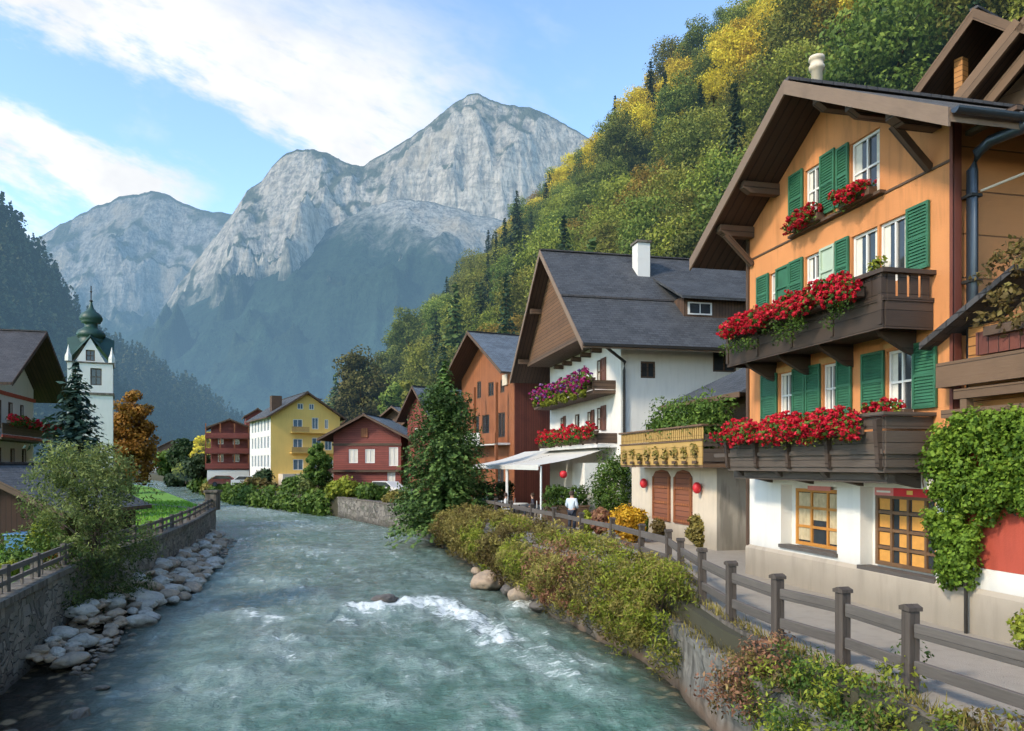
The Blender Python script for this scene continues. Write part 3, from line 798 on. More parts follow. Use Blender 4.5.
ho = bpy.data.objects.new('hillside', me); col.objects.link(ho); struct(ho)

def broad_proto(name, mat, h, cr, ncl, per, size):
    cc = (0, 0, h * .58); rad = (cr, cr, h * .42)
    cen = ell_clumps(ncl, cc, rad, -.75); rr = [cr * random.uniform(.25, .45) for _ in cen]
    v, s = clumps(cen, rr, per, size, .75, .55, .7)
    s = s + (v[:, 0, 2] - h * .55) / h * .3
    return leaves_obj(name, v, s, mat, None, tree_trunk(h * .6, .28, cc, rad, 5), M['bark_far'])
def spruce_proto(name, mat, h, rad, wh, per, size):
    v, s = conifer_arrays(h, rad, wh, per, size)
    t = MB().tube([(0, 0, -1), (0, 0, h * .5), (0, 0, h * .98)], .22, 6, .03)
    return leaves_obj(name, v, s, mat, None, t, M['bark_far'])

KIND = {
 'green': ([('broadleaf_tree', 'green', 12, 4.6, 72, 150, .31), ('broadleaf_tree', 'green', 14, 4.2, 72, 150, .31)], 'rounded green broadleaf tree on the steep wooded slope above the houses', 'green broadleaf trees on the slope'),
 'olive': ([('broadleaf_tree', 'olive', 12, 4.8, 72, 150, .31), ('broadleaf_tree', 'olive', 11, 4.4, 66, 150, .31)], 'yellow-green broadleaf tree turning autumnal on the steep wooded slope', 'yellow-green broadleaf trees on the slope'),
 'gold': ([('broadleaf_tree', 'gold', 12, 4.4, 64, 140, .33)], 'bright golden yellow autumn tree high on the wooded slope', 'golden trees near the skyline of the slope'),
 'rust': ([('broadleaf_tree', 'rust', 12, 4.6, 64, 140, .33)], 'rust orange autumn tree amid green trees on the slope', 'rust orange trees on the slope'),
 'spruce': ([('spruce_tree', 'spruce', 19, 3.7, 32, 15, .62), ('spruce_tree', 'spruce', 22, 3.9, 34, 15, .66)], 'dark pointed spruce rising above its broadleaf neighbours on the slope', 'dark spruces on the slope'),
 'pale': ([('spruce_tree', 'spruce_light', 17, 4.4, 26, 16, .7)], 'light green conical spruce low on the slope behind the gabled houses', 'light green spruces on the slope'),
}
protos = {}
for k, (vars_, lab, grp) in KIND.items():
    protos[k] = []
    for nm, g, h, r_, *rest in vars_:
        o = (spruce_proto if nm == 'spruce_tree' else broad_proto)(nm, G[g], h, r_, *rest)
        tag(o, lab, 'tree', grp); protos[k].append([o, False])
def put(k, x, y, z, sc, sz=None):
    slot = random.choice(protos[k])
    if not slot[1]:
        slot[1] = True; o = slot[0]; o.location = (x, y, z); o.rotation_euler = (0, 0, random.uniform(0, 6.28)); o.scale = (sc, sc, sz or sc); return o
    return copy_obj(slot[0], (x, y, z), random.uniform(0, 6.28), sc, None, sz)
pts = []
v = -10.0
while v < 560:
    step = 6.3 + max(0, v) * .026
    u = 24.5 - min(19, max(0, v - 60) * .12)
    while u < 122:
        uu = u + random.uniform(-.4, .4) * step; v2 = v + random.uniform(-.4, .4) * step
        x, y = uv2w(uu, v2)
        if y > 14:
            z = hill_z(uu, v2)
            px = 512 + 760 * x / y; py = 465 - 760 * (z + 8 - CAM_Z) / y
            if 330 < px < 1085 and -75 < py < 480 and not (px > 760 and py > 150) and not (620 < px and py > 330) and not (px > 590 and y < 44 and uu < 30):
                pts.append((uu, v2, x, y, z, px, py))
        u += step * .82
    v += step
random.shuffle(pts)
cnt = {}
for uu, v2, x, y, z, px, py in pts:
    ridge = (uu - 60) / 55
    r_ = random.random()
    n_ = noise.noise(Vector((uu * .05, v2 * .03, 2)))
    if ridge > .22 and r_ < .62 + .5 * n_ and v2 < 330: k = 'gold'
    elif r_ > .97: k = 'rust'
    elif r_ > .86 or (v2 > 230 and uu > 40 and r_ > .6) or (ridge > .7 and r_ > .74): k = 'spruce'
    elif v2 > 60 and uu < 45 and r_ > .66: k = 'pale'
    else: k = 'olive' if n_ + random.uniform(-.35, .35) > -.16 else 'green'
    sc = random.uniform(.75, 1.2) * (1.0 + max(0, v2 - 60) * .0016)
    if k == 'spruce': sc *= .78
    if k == 'gold': sc *= .92
    put(k, x, y, z - .4, sc, sc * random.uniform(.9, 1.15)); cnt[k] = cnt.get(k, 0) + 1
# the stand of tall dark spruces where the slope drops to the valley, and the rust tree half-way up
for px, py, Y, h in ((517, 184, 205, 1.05), (505, 212, 200, .9), (531, 206, 212, .9), (496, 236, 196, .8), (546, 186, 222, .85), (524, 226, 192, .85), (488, 258, 190, .8), (511, 240, 186, .9)):
    x = (px - 512) / 760 * Y; zt = CAM_Z + (465 - py) / 760 * Y
    put('spruce', x, Y, zt - 21 * h, h)
for px, py, Y, h in ((653, 165, 120, 1.25), (668, 178, 116, 1.0), (640, 190, 125, 1.0), (662, 200, 112, .9)):
    x = (px - 512) / 760 * Y; zt = CAM_Z + (465 - py) / 760 * Y
    put('rust', x, Y, zt - 12 * h, h)
print('TREES', cnt)
# undergrowth that closes the gaps between the nearer trees
cs = []; 
while len(cs) < 5200:
    u = random.uniform(24, 120); v = random.uniform(-5, 250)
    x, y = uv2w(u, v)
    if y < 25: continue
    z = hill_z(u, v); px = 512 + 760 * x / y; py = 465 - 760 * (z + 2 - CAM_Z) / y
    if 560 < px < 1060 and -40 < py < 300: cs.append((x, y, z + random.uniform(.3, 3.0)))
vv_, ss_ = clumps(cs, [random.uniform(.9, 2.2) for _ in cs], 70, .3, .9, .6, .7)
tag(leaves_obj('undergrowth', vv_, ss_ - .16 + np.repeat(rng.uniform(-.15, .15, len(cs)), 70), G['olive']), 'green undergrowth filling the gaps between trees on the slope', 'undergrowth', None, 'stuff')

# ------------------------------------------------------------------ building kit
class Pl:
    """a wall plane of a house in its own coordinates: s along the wall, d outwards, z up"""
    def __init__(s, side, W=0): s.side = side; s.W = W
    def p(s, a, d, z):
        if s.side == 'front': return (a, -d, z)
        if s.side == 'right': return (s.W + d, a, z)
        return (-d, a, z)
    def box(s, mb, a0, a1, d0, d1, z0, z1):
        p = s.p(a0, d0, z0); q = s.p(a1, d1, z1)
        return mb.box(p[0], q[0], p[1], q[1], p[2], q[2])
FR = Pl('front')

def wall_front(outer, holes, depth=.18, mb=None, plane=FR):
    mb = mb or MB()
    mb.holed(outer, holes, lambda x, z: plane.p(x, 0, z))
    for a0, a1, z0, z1 in holes:
        for (p, q) in (((a0, z0), (a1, z0)), ((a1, z0), (a1, z1)), ((a1, z1), (a0, z1)), ((a0, z1), (a0, z0))):
            mb.face([plane.p(p[0], 0, p[1]), plane.p(q[0], 0, q[1]), plane.p(q[0], -depth, q[1]), plane.p(p[0], -depth, p[1])])
    return mb

def window(root, pl, a0, a1, z0, z1, depth=.1, nv=1, nh=0, fw=.06, fmat='white_paint', gmat='glass', curtain=None, sill=None, bar=.035):
    f = MB(); d0, d1 = -depth, -depth + .06
    for q in ((a0, a1, z0, z0 + fw), (a0, a1, z1 - fw, z1), (a0, a0 + fw, z0 + fw, z1 - fw), (a1 - fw, a1, z0 + fw, z1 - fw)):
        pl.box(f, q[0], q[1], d0, d1, q[2], q[3])
    for k in range(nv):
        c = a0 + (a1 - a0) * (k + 1) / (nv + 1); pl.box(f, c - bar, c + bar, d0 + .005, d1 - .005, z0 + fw, z1 - fw)
    for k in range(nh):
        c = z0 + (z1 - z0) * (k + 1) / (nh + 1); pl.box(f, a0 + fw, a1 - fw, d0 + .01, d1 - .01, c - bar, c + bar)
    w_ = f.build('window', M[fmat], root)
    g = MB(); pl.box(g, a0 + fw * .5, a1 - fw * .5, d0 - .02, d0 + .012, z0 + fw * .5, z1 - fw * .5); g.build('pane', M[gmat], w_)
    if curtain:
        n = 10
        for (s0, s1) in ((a0 + fw, a0 + (a1 - a0) * .27), (a0 + (a1 - a0) * .76, a1 - fw)):
            c = MB()
            for k in range(n):
                t0 = s0 + (s1 - s0) * k / n; t1 = s0 + (s1 - s0) * (k + 1) / n
                e0 = .008 * (k % 2); e1 = .008 * ((k + 1) % 2)
                q = [pl.p(t0, d0 + .016 + e0, z0 + fw), pl.p(t1, d0 + .016 + e1, z0 + fw), pl.p(t1, d0 + .016 + e1, z1 - fw), pl.p(t0, d0 + .016 + e0, z1 - fw)]
                c.face(q)
            c.build('curtain', M[curtain], w_)
    if sill:
        s = MB(); pl.box(s, a0 - .06, a1 + .06, -depth, .08, z0 - .06, z0 - .005); s.build('sill', M[sill], w_)
    return w_

def shutter(root, pl, a0, a1, z0, z1, mat='shutter', d=.02, slats=True):
    m = MB(); f = .055
    for q in ((a0, a1, z0, z0 + f), (a0, a1, z1 - f, z1), (a0, a0 + f, z0 + f, z1 - f), (a1 - f, a1, z0 + f, z1 - f)):
        pl.box(m, q[0], q[1], d, d + .045, q[2], q[3])
    zm = (z0 + z1) / 2; pl.box(m, a0 + f, a1 - f, d + .002, d + .043, zm - .03, zm + .03)
    pl.box(m, a0 + f, a1 - f, d + .001, d + .008, z0 + f, z1 - f)
    if slats:
        n = max(4, int((z1 - z0) / .065)); h = (z1 - z0 - 2 * f) / n
        for k in range(n):
            b = z0 + f + k * h
            m.face([pl.p(a0 + f, d + .038, b), pl.p(a1 - f, d + .038, b), pl.p(a1 - f, d + .012, b + h), pl.p(a0 + f, d + .012, b + h)])
            m.face([pl.p(a0 + f, d + .012, b), pl.p(a1 - f, d + .012, b), pl.p(a1 - f, d + .038, b), pl.p(a0 + f, d + .038, b)])
    return m.build('shutter', M[mat], root)

def gable_roof(root, W, D, zr, m_, ovs, ovf, ovb=.4, th=.16, roof='roof', soffit='soffit', fascia='fascia', fh=.26, xr=None, ridge=True):
    xr = W / 2 if xr is None else xr
    o = None
    mb = MB()
    for sgn, run in ((-1, xr + ovs), (1, W - xr + ovs)):
        xe = xr + sgn * run; ze = zr - m_ * run
        y0, y1 = -ovf, D + ovb
        A = [(xr, y0, zr), (xe, y0, ze), (xe, y1, ze), (xr, y1, zr)]
        if sgn > 0: A.reverse(); 
        top = A if (Vector(A[1]) - Vector(A[0])).cross(Vector(A[2]) - Vector(A[1])).z > 0 else list(reversed(A))
        mb.mat(0).face(top)
        low = [(p[0], p[1], p[2] - th) for p in reversed(top)]
        mb.mat(1).face(low)
        mb.mat(2).face([(xe, y0, ze), (xe, y1, ze), (xe, y1, ze - th), (xe, y0, ze - th)])
        for y in (y0, y1): mb.face([(xr, y, zr), (xe, y, ze), (xe, y, ze - th), (xr, y, zr - th)])
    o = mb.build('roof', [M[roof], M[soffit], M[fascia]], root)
    for sgn, run in ((-1, xr + ovs), (1, W - xr + ovs)):
        xe = xr + sgn * run; ze = zr - m_ * run; y0 = -ovf
        b = MB(); b.prism([(xr, y0 - .05, zr + .03), (xe, y0 - .05, ze + .03), (xe, y0 - .05, ze + .03 - fh), (xr, y0 - .05, zr + .03 - fh)] if sgn < 0 else [(xe, y0 - .05, ze + .03), (xr, y0 - .05, zr + .03), (xr, y0 - .05, zr + .03 - fh), (xe, y0 - .05, ze + .03 - fh)], (0, .045, 0))
        b.build('verge_board', M[fascia], o)
    if ridge: MB().bar((xr, -ovf, zr + .03), (xr, D + ovb, zr + .03), .24, .07).build('ridge_cap', M['roof_dark'], o)
    return o

def world_of(root, p):
    c, s = math.cos(root.rotation_euler.z), math.sin(root.rotation_euler.z)
    return (root.location.x + c * p[0] - s * p[1], root.location.y + s * p[0] + c * p[1], root.location.z + p[2])

def flower_box(root, p, length, label, group, petal='red_flower', n=1900, ps=.085, rad=.2, trail=.35, box=True, along='x', mix=None, leaf_n=500, name='flower_box', hang=.1):
    rz = root.rotation_euler.z + (0 if along == 'x' else R(90))
    t = thing(name, label, 'flowers', world_of(root, p), rz, group)
    if box:
        MB().box(0, length, -.1, .1, 0, .18).build('box', M['brown'], t, bevel=.01)
    k = max(2, int(length / .22)); 
    cen = [((i + .5 + random.uniform(-.3, .3)) * length / k, random.uniform(-.12, .05), .3 + random.uniform(-.12, .12)) for i in range(k)]
    cen += [((i + random.random()) * length / k, -.16 - random.uniform(0, .1), .16 + random.uniform(-hang, .1)) for i in range(k)]
    heads = []
    nh = n // 16
    for q in range(nh):
        c_ = random.choice(cen); d = rng.normal(0, 1, 3); d /= np.linalg.norm(d)
        heads.append(np.array(c_) + d * rad * random.uniform(.55, 1.15) * np.array([1.1, .9, .85]))
    cen_l = cen; cen = heads
    v, s = clumps(cen, [ps * random.uniform(.55, 1.0) for _ in cen], 16, ps * .82, .7, .6, .9)
    s = s + np.repeat(rng.uniform(-.3, .25, nh), 16); n = 16 * nh
    if mix:
        q = rng.random(len(cen)); idx = np.repeat(q > .74, 16)
        leaves_obj('blossoms', v[~idx], s[~idx], G[petal], t)
        if idx.any(): leaves_obj('blossoms', v[idx], s[idx], G[mix], t)
    else: leaves_obj('blossoms', v, s, G[petal], t)
    lv, ls = clumps(cen_l, [rad * .85] * len(cen_l), max(8, int(n * .16 / len(cen_l))), ps * 1.25, .85, .6, .8)
    leaves_obj('foliage', lv, ls, G['bush'], t)
    cl = [(random.uniform(0, length), -.12 - random.uniform(0, .08), .1 - random.uniform(0, trail)) for _ in range(k)]
    v, s = clumps(cl, [.15] * k, max(5, leaf_n // k), ps * .9, 1.1, .7, .6)
    leaves_obj('foliage', v, s, G['hedge_yellow' if random.random() < .5 else 'bush'], t)
    return t

# ------------------------------------------------------------------ ORANGE CHALET (nearest house)
AL = 6.87; ANG = R(-77.3)
A = thing('chalet', 'orange rendered chalet with green shutters, red geranium balconies and white ground floor', 'house', (6.3, 20.2, 0), ANG)
AD = 9.5; zr = 11.28; mr = .587
zt = lambda x: zr - .16 - mr * abs(x - AL / 2)
# ground floor
holesG = [(1.5, 3.67, .93, 2.42), (4.43, 6.5, .79, 2.45)]
mb = wall_front([(0, .0), (AL, .0), (AL, 2.74), (0, 2.74)], holesG, .30)
mb.face([(0, 0, 0), (0, 0, 2.74), (0, AD, 2.74), (0, AD, 0)])
for a0, a1, z0, z1 in holesG: mb.face([(a0, .30, z0), (a1, .30, z0), (a1, .30, z1), (a0, .30, z1)])
mb.build('ground_floor_wall', M['white'], A)
pl_ = MB(); pl_.prism([(-.06, -.07, 0), (-.06, 0.1, 0), (-.06, .1, .80), (-.06, -.02, .80), (-.06, -.07, .72)], (AL + 5.2, 0, 0))
pl_.build('plinth', M['plinth'], A)
# upper walls
Hs = [(2.5, 3.1, 8.72, 9.76), (4.12, 5.02, 8.4, 9.72),
      (1.0, 1.33, 6.75, 7.72), (2.5, 3.1, 6.6, 7.75), (4.15, 4.95, 6.5, 7.74), (5.0, 5.78, 6.5, 7.74),
      (1.42, 2.02, 4.05, 5.15), (3.16, 3.68, 4.05, 5.15), (5.22, 5.94, 3.9, 5.15)]
mb = wall_front([(0, 2.74), (AL, 2.74), (AL, zt(AL)), (AL / 2, zt(AL / 2)), (0, zt(0))], Hs, .14)
mb.face([(0, 0, 2.74), (0, 0, zt(0)), (0, AD, zt(0)), (0, AD, 2.74)])
mb.face([(AL, AD, 0), (0, AD, 0), (0, AD, zt(0)), (AL / 2, AD, zt(AL / 2)), (AL, AD, zt(0))])
mb.build('upper_wall', M['orange'], A)
MB().face([(AL, 0, 0), (AL, AD, 0), (AL, AD, zt(0)), (AL, 0, zt(0))]).build('side_wall', M['orange_side'], A)
c = MB(); c.box(AL - .02, AL + .05, -.03, .16, .8, zt(0) + .05); c.build('corner_board', M['rust_dark'], A)
c = MB(); c.box(-.09, .03, -.04, .12, 0, zt(0) + .05); c.build('corner_board', M['brown_v'], A)
c = MB(); c.box(.04, AL - .03, -.025, .02, 8.30, 8.345); c.build('string_course', M['brown'], A)
c = MB(); c.box(2.0, 5.2, -.14, 0, 8.32, 8.38); c.build('window_ledge', M['brown'], A)
for i, (a0, a1, z0, z1) in enumerate(Hs):
    window(A, FR, a0, a1, z0, z1, .12, 1 if a1 - a0 > .5 else 0, 1 if i not in (4, 5) else 0, .055, 'white_paint', 'glass', 'curtain', None, .022)
for a0, a1, z0, z1 in ((1.9, 2.46, 8.6, 9.85), (3.12, 3.64, 8.5, 9.85), (3.70, 4.10, 8.5, 9.78), (.45, 1.0, 6.8, 7.76), (1.92, 2.46, 6.65, 7.78), (3.67, 4.11, 6.6, 7.78), (5.81, 6.38, 6.55, 7.78),
                       (.66, 1.38, 4.02, 5.19), (2.05, 2.54, 4.02, 5.19), (2.58, 3.12, 4.02, 5.19), (3.71, 4.2, 4.02, 5.19), (4.52, 5.19, 4.0, 5.19), (5.97, 6.56, 3.95, 5.19)):
    shutter(A, FR, a0, a1, z0, z1)
o = shutter(A, FR, 3.12, 3.64, 6.7, 7.76, 'shutter_pale', slats=False); o['label'] = 'pale mint flat shutter panel'
o = shutter(A, FR, 1.35, 1.9, 6.75, 7.76, 'shutter', slats=False)
for a0, a1 in ((1.25, 2.1), (3.05, 3.8), (5.15, 6.0)):
    c = MB(); c.box(a0, a1, -.02, .02, 5.17 if a0 < 5 else 5.21, 5.30); c.build('lintel', M['orange_light'], A)
# shop windows
def shop_window(a0, a1, z0, z1, nv, nh, fm, dark, cur):
    w_ = window(A, FR, a0, a1, z0, z1, .27, nv, nh, .08, fm, 'glass', None, None, .03)
    for k in range(nv + 1):
        c = MB(); s0 = a0 + (a1 - a0) * k / (nv + 1); s1 = a0 + (a1 - a0) * (k + 1) / (nv + 1)
        if cur == 'curtain_warm':
            for r_ in range(nh + 1):
                q0 = z0 + (z1 - z0) * r_ / (nh + 1); q1 = z0 + (z1 - z0) * (r_ + 1) / (nh + 1)
                c.box(s0 + .07 + .12 * (k % 2), s1 - .06, .255, .257, q0 + .05, q1 - .05)
        else:
            for j in range(8):
                t0 = s0 + .05 + (s1 - s0 - .1) * j / 8; t1 = s0 + .05 + (s1 - s0 - .1) * (j + 1) / 8
                c.box(t0, t1, .244 + .008 * (j % 2), .256, z0 + .12 + (.5 if k == 1 else 0), z1 - .1)
        c.build('curtain', M[cur], w_)
    return w_
shop_window(1.8, 3.64, .99, 2.34, 2, 2, 'pine', False, 'curtain_cream')
shop_window(4.62, 6.46, .86, 2.3, 3, 3, 'pine_dark', True, 'curtain_warm')
for a0, a1, zz in ((1.5, 3.67, .93), (4.43, 6.5, .79)):
    c = MB(); c.box(a0 - .03, a1 + .03, -.06, .24, zz - .05, zz + .03); c.build('window_sill', M['fence'], A)
sg = thing('sign_board', 'red and faded pink sign strip above the larger shop window', 'sign', world_of(A, (4.62, .2, 2.28)), ANG)
b = MB(); b.mat(0).box(0, .55, 0, .03, 0, .16); b.mat(1).box(.55, 1.45, -.004, .03, 0, .16); b.mat(2).box(.92, 1.08, -.01, -.005, .04, .12); b.mat(3).box(.06, .46, -.005, -.001, .06, .1)
b.build('panel', [M['pink_paint'], M['red_paint'], M['sign_yellow'], M['white_paint']], sg)
sg = tag(MB().box(0, .85, 0, .03, 0, .1).build('sign_board', M['pink_paint']), 'narrow faded red strip above the smaller shop window', 'sign')
sg.location = world_of(A, (2.3, .2, 2.31)); sg.rotation_euler = (0, 0, ANG)
# balconies
def balcony_upper():
    x0, x1, yf, z0 = .75, 6.42, -1.02, 5.45
    fl = MB().box(x0, x1, yf, 0, z0, z0 + .12).build('balcony', M['dark_balcony'], A)
    p = MB(); p.box(x0, x1, yf - .03, yf + .01, z0 - .08, z0 + .42); p.box(x1 - .01, x1 + .03, yf + .01, -.01, z0 - .08, z0 + .42); p.box(x0 - .03, x0 + .01, yf + .01, -.01, z0 - .08, z0 + .42)
    p.build('plank_panel', M['dark_balcony'], fl)
    t = MB(); t.box(x0 - .08, x1 + .1, yf - .1, yf + .07, z0 + .92, z0 + 1.0); t.box(x1 - .07, x1 + .1, yf + .07, 0, z0 + .92, z0 + 1.0); t.box(x0 - .08, x0 + .07, yf + .07, 0, z0 + .92, z0 + 1.0); t.build('top_rail', M['dark_balcony'], fl)
    t = MB(); t.box(x0, x1 + .04, yf - .05, yf + .03, z0 + .42, z0 + .5); t.box(x1 - .03, x1 + .05, yf + .03, 0, z0 + .42, z0 + .5); t.build('mid_rail', M['dark_balcony'], fl)
    for k in range(5):
        x = x0 + .05 + (x1 - x0 - .1) * k / 4
        MB().box(x - .05, x + .05, yf - .06, yf + .05, z0 + .0, z0 + .92).build('post', M['dark_balcony'], fl)
    bl = MB()
    for k in range(26):
        x = x0 + .2 + (x1 - x0 - .4) * k / 25; bl.box(x - .095, x + .095, yf - .015, yf + .01, z0 + .5, z0 + .92)
    for k in range(4):
        y = yf + .14 + .24 * k; bl.box(x1 - .01, x1 + .02, y - .09, y + .08, z0 + .5, z0 + .92)
    bl.build('baluster_panel', M['dark_balcony'], fl)
    for x in (1.2, 2.6, 4.1, 5.9):
        b = MB(); b.prism([(x, 0, z0), (x, -.85, z0), (x, -.75, z0 - .12), (x, -.18, z0 - .42), (x, 0, z0 - .48)], (.12, 0, 0)); b.build('bracket', M['dark_balcony'], fl)
    return fl
balcony_upper()
def balcony_lower():
    x0, x1, yf, z0 = .75, 6.42, -1.02, 2.76
    fl = MB().box(x0, x1, yf, 0, z0, z0 + .12).build('balcony', M['grey_balcony'], A)
    p = MB(); p.box(x0, x1, yf - .03, yf + .01, z0 + .1, z0 + .36); p.box(x0, x1, yf - .03, yf + .01, z0 + .4, z0 + .76); p.box(x0, x1, yf - .03, yf + .01, z0 + .8, z0 + 1.02)
    p.box(x1 - .01, x1 + .03, yf + .01, -.01, z0 + .1, z0 + .36); p.box(x1 - .01, x1 + .03, yf + .01, -.01, z0 + .4, z0 + .76); p.box(x1 - .01, x1 + .03, yf + .01, -.01, z0 + .8, z0 + 1.02)
    p.build('plank_panel', M['grey_balcony'], fl)
    t = MB(); t.box(x0, x1 + .1, yf - .1, yf + .06, z0 + 1.03, z0 + 1.1); t.box(x1 - .06, x1 + .1, yf + .06, 0, z0 + 1.03, z0 + 1.1); t.build('top_rail', M['grey_balcony'], fl)
    t = MB(); t.box(x0 - .6, x1 + .03, yf - .075, yf - .035, z0 + .34, z0 + .43); t.box(x1 + .035, x1 + .075, yf - .03, 0, z0 + .34, z0 + .43); t.build('mid_rail', M['grey_balcony'], fl)
    for x in (.85, 2.2, 3.5, 4.9, 6.36):
        b = MB(); b.prism([(x - .05, yf - .16, z0 + .95), (x - .05, yf - .035, z0 + 1.0), (x - .05, yf - .035, z0 + .05), (x - .05, yf - .10, z0 + .1)], (.1, 0, 0)); b.build('post', M['dark_balcony'], fl)
    b = MB(); b.box(x0 - .1, x1 - .2, -.8, -.62, z0 - .2, z0 - .01); b.build('beam', M['grey_balcony'], fl)
    for x in (1.0, 2.7, 4.4, 6.0):
        b = MB(); b.prism([(x, 0, z0), (x, -.95, z0), (x, -.85, z0 - .12), (x, 0, z0 - .3)], (.14, 0, 0)); b.build('bracket', M['grey_balcony'], fl)
balcony_lower()
flower_box(A, (1.1, -1.2, 6.02), 4.9, 'long mass of red geraniums trailing over the upper balcony of the orange chalet', None, n=15000, ps=.062, rad=.21, trail=.5, leaf_n=1500)
flower_box(A, (1.15, -1.2, 3.45), 4.85, 'long mass of red geraniums along the lower balcony of the orange chalet', None, n=15000, ps=.062, rad=.24, trail=.15, leaf_n=500)
flower_box(A, (2.3, -.14, 8.36), 1.0, 'red flower box under the left attic window of the orange chalet', None, n=2600, ps=.055, rad=.17, trail=.1, leaf_n=140, petal='red_flower')
flower_box(A, (4.05, -.14, 8.34), .95, 'red flower box under the right attic window of the orange chalet', None, n=2600, ps=.055, rad=.18, trail=.1, leaf_n=140, petal='red_flower')
flower_box(A, (5.4, -.45, 3.75), .95, 'clump of pink-red geraniums at the near end of the lower balcony', None, n=1900, ps=.055, rad=.16, trail=.05, leaf_n=100, petal='red_flower')
t = thing('potted_plant', 'small yellow-green pot plant on the upper balcony sill of the orange chalet', 'plant', world_of(A, (5.2, -.2, 6.55)), 0)
MB().lathe([(.001, 0), (.08, 0), (.11, .2), (.09, .2)], 12).build('pot', M['white_paint'], t)
v, s = clumps([(0, 0, .33), (.06, 0, .42), (-.05, .03, .28)], [.13] * 3, 60, .08); leaves_obj('foliage', v, s, G['hedge_yellow'], t)
# roof
ra = gable_roof(A, AL, AD, zr, mr, 1.17, 1.1, roof='roof_moss', fascia='fascia', fh=.31, th=.2)
for x, w_ in ((.15, .24), (1.35, .2), (AL / 2 + .9, .2), (AL - 1.5, .2), (AL - .35, .24)):
    zz = zt(x) - .14
    b = MB(); b.prism([(x - w_/2, -.98, zz + .1), (x - w_/2, .02, zz + .1), (x - w_/2, .02, zz - .18), (x - w_/2, -.78, zz - .18), (x - w_/2, -.98, zz - .06)], (w_, 0, 0)); b.build('purlin', M['brown'], ra)
for x in (.2, AL - .5):
    zz = zt(x) - .3
    MB().bar((x, -.02, zz - .75), (x, -.8, zz - .02), .12, .14).build('brace', M['brown'], ra)
b = MB()
for k in range(14):
    y = .3 + k * .65; b.box(AL + .05, AL + 1.1, y - .06, y + .06, zt(AL) - .36, zt(AL) - .27)
b.build('rafter_ends', M['brown'], ra)
xe = AL + 1.17; ze = zr - mr * (AL / 2 + 1.17)
g = MB()
pr = [(xe + .02 + .085 * (1 + math.cos(a)), ze - .02 + .085 * math.sin(a)) for a in [math.pi + math.pi * k / 8 for k in range(9)]]
for (x0, z0), (x1, z1) in zip(pr, pr[1:]):
    g.face([(x0, -1.12, z0), (x1, -1.12, z1), (x1, AD, z1), (x0, AD, z0)])
g.face([(x, -1.12, z) for x, z in pr]); g.build('gutter', M['gutter'], ra)
MB().tube([(xe + .1, .3, ze - .08), (xe - .05, .3, ze - .16), (AL + .55, .28, ze - .12), (AL + .3, .26, ze - .22), (AL + .19, .25, ze - .5), (AL + .19, .25, 2.6)], .095, 12).build('drainpipe', M['gutter'], A, True)
for z in (7.6, 6.1, 4.6): MB().box(AL + .06, AL + .3, .14, .36, z, z + .05).build('pipe_clamp', M['metal_dark'], A)
# dormer gable on the near slope of the roof, and the chimney
dm = MB()
for sg_ in (-1, 1):
    top = [(AL - .9, 5.1, 10.9), (AL - .9, 5.1 + sg_ * 1.7, 10.05), (AL / 2 + 1.0, 5.1 + sg_ * 1.7, 10.05), (AL / 2 + .2, 5.1, 10.9)]
    dm.mat(0).face(top); dm.mat(1).face([(p[0], p[1], p[2] - .14) for p in reversed(top)])
    dm.mat(2).face([top[0], top[1], (top[1][0], top[1][1], top[1][2] - .2), (top[0][0], top[0][1], top[0][2] - .2)])
dm.mat(1).face([(AL - 1.2, 3.7, 9.6), (AL - 1.2, 6.5, 9.6), (AL - 1.2, 6.5, 10.2), (AL - 1.2, 5.1, 10.8), (AL - 1.2, 3.7, 10.2)])
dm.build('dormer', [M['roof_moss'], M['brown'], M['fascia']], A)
ch = MB(); ch.lathe([(.13, 10.3), (.13, 12.1), (.18, 12.12), (.18, 12.2), (.15, 12.22), (.15, 12.32), (.19, 12.34), (.17, 12.42), (.01, 12.46)], 14, (AL / 2 - .85, .25)); ch.build('chimney', M['cream'], A, True)
cb = tag(MB().tube([world_of(A, (AL + .27, .35, 7.7))] + [tuple(Vector(world_of(A, (AL + .27, .35, 7.7))).lerp(Vector((11.5, 9.5, 9.0)), t) - Vector((0, 0, .5 * t * (1 - t)))) for t in (.2, .4, .6, .8, 1.)], .022, 6).build('cable', M['white_paint'].copy() if False else M['cream']), 'pale twisted cable strung from the drainpipe of the orange chalet', 'cable')

# ------------------------------------------------------------------ low annex at the right edge, under ivy
D_ = thing('annex', 'low red and white annex with a plank balcony, half hidden under ivy', 'house', world_of(A, (AL + .06, 0, 0)), ANG)
mb = MB(); mb.box(0, 5, 0, 3, .8, 2.0 - .85); mb.build('lower_wall', M['white'], D_)
mb = MB(); mb.box(0, 5, .01, 3, 1.153, 3.3); mb.build('upper_wall', M['red_render'], D_)
b = MB(); b.box(.02, 5, -.3, 3, 3.72, 3.86); bal = b.build('balcony', M['brown_light'], D_)
b = MB(); b.box(-.02, 5, -.37, -.31, 4.25, 4.68); b.box(-.02, .04, -.31, -.02, 4.25, 4.68); b.build('plank_panel', M['brown_light'], bal)
b = MB(); b.box(.3, 5, -.3, -.16, 4.03, 4.2); b.build('beam', M['brown_light'], bal)
MB().box(.42, .56, -.28, -.14, 3.1, 4.02).build('post', M['brown_light'], bal)
b = MB(); b.box(.2, 5, .1, .7, 3.87, 5.3); b.build('log_wall', M['log'], D_)
b = MB(); b.prism([(-.5, -.3, 5.0), (1.5, -.3, 5.95), (1.5, -.3, 6.05), (-.5, -.3, 5.12)], (0, .9, 0)); b.build('porch_roof', M['roof_dark'], D_)
